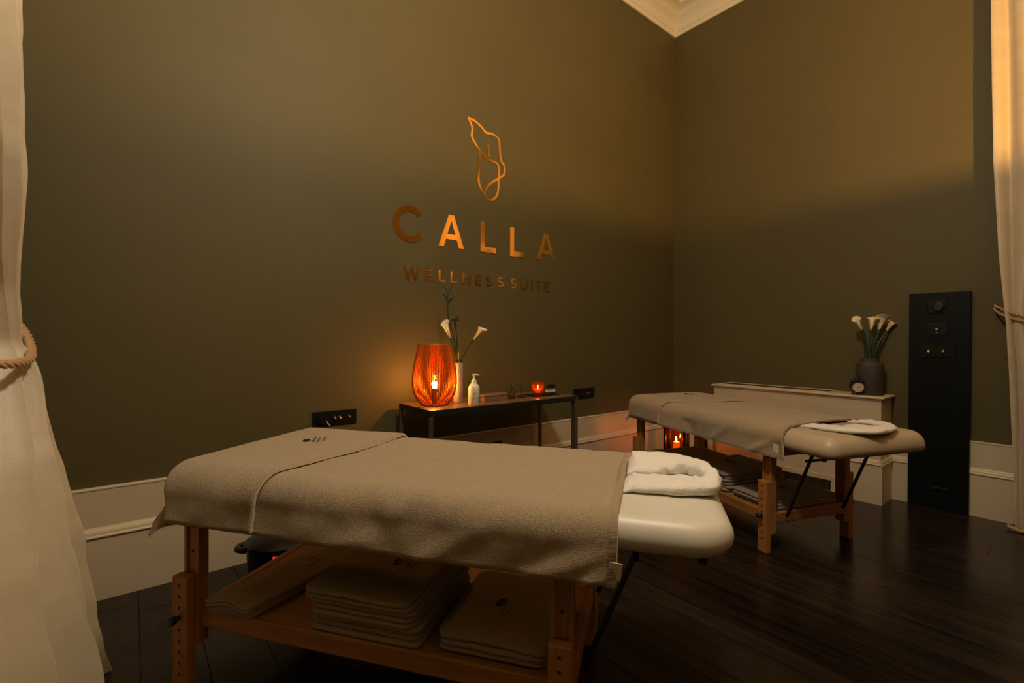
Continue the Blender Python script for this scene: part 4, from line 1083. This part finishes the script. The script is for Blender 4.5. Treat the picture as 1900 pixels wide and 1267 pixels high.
obj('glass', lathe(bmesh.new(), [(0.022, 0.0), (0.032, 0.003), (0.038, 0.014), (0.042, 0.040), (0.045, 0.068), (0.051, 0.085), (0.0535, 0.091), (0.052, 0.092), (0.0435, 0.070), (0.040, 0.040), (0.036, 0.016), (0.028, 0.008)], 40), M['amber_glass'], cj, smooth=True, angle=60)
obj('wax', lathe(bmesh.new(), [(0.030, 0.010), (0.035, 0.016), (0.0385, 0.036), (0.037, 0.038), (0.006, 0.037)], 32), M['wax_jar'], cj, smooth=True, angle=50)
obj('wick', tube(bmesh.new(), [(0, 0, 0.036), (0.001, 0, 0.046)], 0.0010, n=6), M['black'], cj)
obj('flame', lathe(bmesh.new(), [(0.0012, 0.043), (0.0042, 0.049), (0.0038, 0.056), (0.0014, 0.064), (0.0003, 0.068)], 12, c=(0.001, 0)), M['flame'], cj, smooth=True)
for q, (xx, yy) in enumerate(((2.405, 2.572), (2.437, 2.569), (2.468, 2.566))):
    rb = empty('roll_on_bottle', (xx, yy, TZ), 0, ['small roll-on bottle with black cap nearest the amber candle', 'small roll-on bottle with black cap, middle of the three', 'small roll-on bottle with black cap, rightmost of the three'][q], 'bottle', 'roll-on bottles on the tray')
    obj('body', lathe(bmesh.new(), [(0.0105, 0), (0.0118, 0.002), (0.0118, 0.040), (0.009, 0.043)], 20), M['bronze'], rb, smooth=True, angle=40)
    obj('label_band', lathe(bmesh.new(), [(0.01195, 0.010), (0.01195, 0.030)], 20, close_bottom=False, close_top=False), M['white_gloss'], rb, smooth=True)
    bm = bmesh.new()
    for l in range(3): box(bm, -0.004, 0.001, -0.0123, -0.0118, 0.012 + l * 0.007, 0.0150 + l * 0.007)
    obj('print', bm, M['print'], rb)
    obj('cap', lathe(bmesh.new(), [(0.0115, 0.041), (0.0122, 0.043), (0.0122, 0.066), (0.0105, 0.068)], 20), M['black'], rb, smooth=True, angle=40)

# ------------------------------------------------------------------ lantern on the floor in the corner
lt = empty('lantern', (3.905, 2.435, 0), math.radians(20), 'dark framed glass lantern with lit candle on the floor in the corner', 'lantern')
s = 0.085
for a in (-1, 1):
    for b in (-1, 1):
        obj('post', bx(a * s - 0.011, a * s + 0.011, b * s - 0.011, b * s + 0.011, 0.02, 0.40, bev=0.002), M['black'], lt)
obj('base', bx(-s - 0.02, s + 0.02, -s - 0.02, s + 0.02, 0, 0.025, bev=0.003), M['black'], lt)
obj('plinth', bx(-s + 0.012, s - 0.012, -s + 0.012, s - 0.012, 0.025, 0.165, bev=0.003), M['black'], lt)
obj('roof', prism(bmesh.new(), [(-s - 0.02, 0.40), (s + 0.02, 0.40), (s + 0.02, 0.415), (0.05, 0.45), (-0.05, 0.45), (-s - 0.02, 0.415)], 'x', -s - 0.02, s + 0.02), M['black'], lt)
for a, ax in ((-1, 'x'), (1, 'x'), (-1, 'y'), (1, 'y')):
    if ax == 'x': bm = bx(a * s - 0.0015, a * s + 0.0015, -s + 0.011, s - 0.011, 0.025, 0.40)
    else: bm = bx(-s + 0.011, s - 0.011, a * s - 0.0015, a * s + 0.0015, 0.025, 0.40)
    obj('pane', bm, M['lantern_glass'], lt)
pc = empty('pillar_candle', (3.905, 2.435, 0.165), 0, 'lit orange pillar candle inside the floor lantern', 'candle')
obj('wax', lathe(bmesh.new(), [(0.028, 0), (0.029, 0.003), (0.029, 0.090), (0.026, 0.097), (0.018, 0.094), (0.004, 0.092)], 28), M['wax'], pc, smooth=True, angle=50)
obj('wick', tube(bmesh.new(), [(-0.006, 0, 0.09), (-0.007, 0, 0.106)], 0.0014, n=6), M['black'], pc)
obj('flame', lathe(bmesh.new(), [(0.002, 0.100), (0.0078, 0.110), (0.0070, 0.122), (0.003, 0.138), (0.0004, 0.146)], 14, c=(-0.007, 0)), M['flame_big'], pc, smooth=True)

# ------------------------------------------------------------------ radiator cover
RX, RY0, RY1 = 4.238, 0.984, 2.275
rc_ = empty('radiator_cover', (0, 0, 0), label='long white radiator cover with moulded top along the right wall', cat='radiator cover')
XB = XR - 0.004
obj('body', bx(RX + 0.017, XB, RY0 + 0.012, RY1 - 0.012, 0.30, 0.768), M['white'], rc_)
bm = bmesh.new()
pl_ = [(RX + 0.006, 0.150), (RX + 0.006, 0.286), (RX - 0.002, 0.288), (RX - 0.003, 0.293), (RX + 0.002, 0.300), (RX + 0.004, 0.310), (RX + 0.008, 0.318), (RX + 0.017, 0.325), (XB, 0.325), (XB, 0.150)]
prism(bm, pl_, 'y', RY0 + 0.008, RY1 - 0.008)
box(bm, RX + 0.006, XB, RY0 + 0.006, RY0 + 0.285, 0, 0.150); box(bm, RX + 0.006, XB, RY1 - 0.10, RY1, 0, 0.150)
pr_ = bmesh.new()
obj('plinth', bm, M['white'], rc_)
# returned moulding and side of the plinth at the near end
obj('plinth_end', prism(bmesh.new(), [(RY0, 0.0), (RY0, 0.286), (RY0 - 0.008, 0.288), (RY0 - 0.009, 0.293), (RY0 - 0.004, 0.300), (RY0 - 0.002, 0.310), (RY0 + 0.002, 0.318), (RY0 + 0.012, 0.325), (RY0 + 0.02, 0.325), (RY0 + 0.02, 0)], 'x', RX + 0.004, XB), M['white'], rc_)
def slab_prof(y, sgn): return None
bm = bmesh.new()
box(bm, RX - 0.006, XB, RY0 - 0.010, RY1 + 0.010, 0.771, 0.788, bev=0.007, seg=4)
obj('top', bm, M['white'], rc_, smooth=True, angle=30)
obj('cornice', bx(RX + 0.008, XB, RY0 + 0.004, RY1 - 0.004, 0.758, 0.772, bev=0.005, seg=3), M['white'], rc_)
# bottom grille
g0, g1 = RY0 + 0.285, RY1 - 0.10
fr_ = bmesh.new()
box(fr_, RX + 0.002, RX + 0.02, g0, g1, 0.108, 0.150, bev=0.003); box(fr_, RX + 0.002, RX + 0.02, g0, g1, 0.002, 0.030, bev=0.003)
box(fr_, RX + 0.002, RX + 0.02, g0, g0 + 0.036, 0.030, 0.108); box(fr_, RX + 0.002, RX + 0.02, g1 - 0.036, g1, 0.030, 0.108)
gf = obj('grille_frame', fr_, M['white'], rc_)
bm = bmesh.new(); y = g0 + 0.038
while y < g1 - 0.038:
    box(bm, RX + 0.009, RX + 0.016, y, y + 0.0045, 0.030, 0.108); y += 0.0095
tag(obj('grille_slats', bm, M['bronze'], gf), kind='stuff')
obj('grille_back', bx(RX + 0.03, RX + 0.034, g0, g1, 0.0, 0.150), M['hole_shade'], rc_)  # dark sheet painting the shade behind the slats
# vent in the top
v0, v1 = 1.33, 2.235
obj('vent_frame', box(box(bx(RX + 0.035, RX + 0.055, v0, v1, 0.788, 0.796, bev=0.002), XB - 0.055, XB - 0.040, v0, v1, 0.788, 0.796, bev=0.002), RX + 0.055, XB - 0.055, v0, v0 + 0.02, 0.788, 0.794), M['white'], rc_)
bm = bmesh.new(); y = v0 + 0.025
while y < v1:
    box(bm, RX + 0.056, XB - 0.056, y, y + 0.004, 0.7885, 0.791); y += 0.012
tag(obj('vent_slats', bm, M['bronze'], rc_), kind='stuff')
obj('vent_back', bx(RX + 0.056, XB - 0.056, v0, v1, 0.7868, 0.7884), M['hole_shade'], rc_)  # dark sheet on the closed top, painted shade of the vent opening
RT = 0.788

# vase with callas
WX, WY = 4.405, 1.105
vs2 = obj('stone_vase', lathe(bmesh.new(), [(0.086, 0.0), (0.089, 0.004), (0.089, 0.225), (0.085, 0.240), (0.072, 0.248), (0.060, 0.251), (0.058, 0.272), (0.054, 0.274), (0.050, 0.268), (0.050, 0.10)], 44), M['stone'], smooth=True, angle=50, loc=(WX, WY, RT))
tag(vs2, 'squat dark stone vase of callas on the radiator cover', 'vase')
def sideways(u, d, z):      # u to the right as seen, d towards the viewer
    return (0.779 * u - 0.6265 * d, -0.6265 * u - 0.779 * d, z)
VT2 = RT + 0.27
CL = [((-0.030, 0.00), (-0.036, 0.0), (-0.052, 0.01), 0.215, (-0.072, 0.012), 150, 'leftmost calla lily in the dark stone vase', 0.105, 0.024),
      ((-0.015, 0.02), (-0.016, 0.02), (-0.018, 0.025), 0.215, (-0.014, 0.028), -20, 'second calla lily from the left in the dark stone vase', 0.105, 0.032),
      ((0.005, 0.015), (0.016, 0.02), (0.036, 0.03), 0.215, (0.046, 0.032), 160, 'middle calla lily facing the room in the dark stone vase', 0.112, 0.036),
      ((0.015, -0.01), (0.032, -0.012), (0.062, -0.014), 0.215, (0.074, -0.016), 20, 'rear calla lily leaning right in the dark stone vase', 0.105, 0.030),
      ((0.022, 0.01), (0.045, 0.014), (0.085, 0.02), 0.205, (0.108, 0.024), -10, 'rightmost calla lily in the dark stone vase', 0.100, 0.026)]
for p0, p1, p2, zz, p3, face, lab, ln, rt_ in CL:
    calla((WX, WY, VT2), [sideways(p0[0] * 0.6, p0[1], -0.14), sideways(*p0, 0.0), sideways(*p1, 0.10), sideways(*p2, zz - 0.03), sideways(*p3, zz + 0.012)], ln, rt_, math.radians(face), lab, 'callas in the stone vase', 0.0085, 0.014)

# twin-bell alarm clock
ac = empty('alarm_clock', (4.300, 1.155, RT), math.radians(-60), 'small black twin-bell alarm clock beside the stone vase', 'alarm clock')
def disc(bm, prof, n=40, zc=0.060):
    """lathe about the y axis: prof (r, y)"""
    rings = [[bm.verts.new((r * math.cos(2 * PI * k / n), y, zc + r * math.sin(2 * PI * k / n))) for k in range(n)] for r, y in prof]
    for A, B in zip(rings, rings[1:]):
        for k in range(n): bm.faces.new((A[k], A[(k + 1) % n], B[(k + 1) % n], B[k]))
    bm.faces.new(rings[0]); bm.faces.new(rings[-1]); return bm
obj('case', disc(bmesh.new(), [(0.040, 0.028), (0.046, 0.024), (0.047, -0.022), (0.045, -0.027), (0.039, -0.027), (0.038, -0.019)]), M['black'], ac, smooth=True, angle=40)
dl = obj('dial', disc(bmesh.new(), [(0.0375, -0.018), (0.0375, -0.0200)]), M['dial'], ac)
bm = bmesh.new()
for q in range(12):
    a = 2 * PI * q / 12; c, s_ = math.cos(a), math.sin(a)
    tube(bm, [(0.027 * c, -0.0205, 0.060 + 0.027 * s_), (0.033 * c, -0.0205, 0.060 + 0.033 * s_)], 0.0012, n=5)
obj('hour_marks', bm, M['black'], dl)
obj('hand', tube(bmesh.new(), [(-0.003, -0.0215, 0.059), (0.017, -0.0215, 0.066)], [0.0014, 0.0010], n=6), M['black'], dl)
obj('hand', tube(bmesh.new(), [(0.002, -0.0225, 0.059), (0.022, -0.0225, 0.068)], [0.0012, 0.0007], n=6), M['black'], dl)
for a in (-1, 1):
    bm = bmesh.new(); lathe(bm, [(0.019, 0.0), (0.0195, 0.003), (0.016, 0.011), (0.009, 0.016), (0.002, 0.017)], 20)
    o = obj('bell', bm, M['black'], ac, smooth=True, angle=50); o.location = (a * 0.026, 0, 0.101); o.rotation_euler = (0, a * 0.45, 0)
    obj('foot', tube(bmesh.new(), [(a * 0.024, 0, 0.022), (a * 0.035, 0, 0.0)], [0.005, 0.006], n=8), M['black'], ac)
obj('handle', tube(bmesh.new(), spline([(-0.026, 0, 0.114), (-0.018, 0, 0.132), (0, 0, 0.138), (0.018, 0, 0.132), (0.026, 0, 0.114)], 5), 0.0022, n=8), M['black'], ac, smooth=True)

# ------------------------------------------------------------------ black switch column
bc = empty('switch_column', (0, 0, 0), label='tall black panel with brass switches standing against the right wall', cat='panel')
PX = 4.474
obj('panel', bx(PX, XR - 0.001, 0.557, 0.886, 0.0, 1.546, bev=0.0025), M['black_panel'], bc)
def plate(y0, y1, z0, z1, lab=None):
    o = obj('plate', bx(PX - 0.009, PX, y0, y1, z0, z1, bev=0.003), M['plate'], bc); return o
p1_ = plate(0.680, 0.780, 1.398, 1.488); p2_ = plate(0.668, 0.790, 1.238, 1.328); p3_ = plate(0.630, 0.828, 1.082, 1.160); p4_ = plate(0.658, 0.780, 0.135, 0.160)
bm = bmesh.new(); tube(bm, [(PX - 0.008, 0.722, 1.440), (PX - 0.022, 0.722, 1.440), (PX - 0.032, 0.722, 1.440)], [0.036, 0.034, 0.022], n=24)
obj('thermostat', bm, M['black'], bc, smooth=True, angle=35)
def side_toggle(y, z):
    e = empty('switch', (PX - 0.009, y, z)); e.parent = bc; e.rotation_euler = (0, 0, -PI / 2); toggle(e, 0, 0)
side_toggle(0.729, 1.285); side_toggle(0.772, 1.128); side_toggle(0.694, 1.130)
obj('socket', tube(bmesh.new(), [(PX - 0.009, 0.729, 1.262), (PX - 0.013, 0.729, 1.262)], 0.006, n=12), M['brass'], bc, smooth=True, angle=40)
obj('vent', bx(PX - 0.006, PX, 0.70, 0.74, 0.100, 0.112, bev=0.002), M['plate'], bc)

# ------------------------------------------------------------------ ceiling pendant behind the camera: opaque bowl throwing its light upwards
pe = empty('pendant_lamp', (PENDANT.x, PENDANT.y, PENDANT.z), label='upward shining bowl pendant lamp hanging behind the camera', cat='lamp')
obj('bowl', lathe(bmesh.new(), [(0.02, -0.16), (0.12, -0.145), (0.22, -0.10), (0.29, -0.045), (0.31, -0.009), (0.306, -0.009), (0.285, -0.042), (0.215, -0.094), (0.12, -0.136), (0.02, -0.150)], 64), M['bronze'], pe, smooth=True)
for q in range(3):
    a = 2 * PI * q / 3 + 0.4
    obj('chain', tube(bmesh.new(), [(0.306 * math.cos(a), 0.306 * math.sin(a), -0.01), (0.0, 0.0, 1.2)], 0.002, n=6), M['bronze'], pe)
obj('rod', tube(bmesh.new(), [(0, 0, 1.18), (0, 0, ZCEIL - PENDANT.z)], 0.006, n=8), M['bronze'], pe)
obj('canopy', lathe(bmesh.new(), [(0.07, ZCEIL - PENDANT.z - 0.03), (0.08, ZCEIL - PENDANT.z - 0.001)], 24), M['bronze'], pe)

# frosted globe pendant above the camera (its light is set at the top): ceiling rose, rod, cap and glass cup below the light
ge = empty('globe_pendant', (GLOBE.x, GLOBE.y, GLOBE.z), label='frosted globe pendant lamp hanging high above the camera', cat='lamp')
obj('rod', tube(bmesh.new(), [(0, 0, 0.17), (0, 0, ZCEIL - GLOBE.z)], 0.006, n=8), M['bronze'], ge)
obj('canopy', lathe(bmesh.new(), [(0.06, ZCEIL - GLOBE.z - 0.03), (0.07, ZCEIL - GLOBE.z - 0.001)], 24), M['bronze'], ge)
obj('cap', lathe(bmesh.new(), [(0.05, 0.165), (0.04, 0.185), (0.01, 0.20)], 24), M['bronze'], ge)
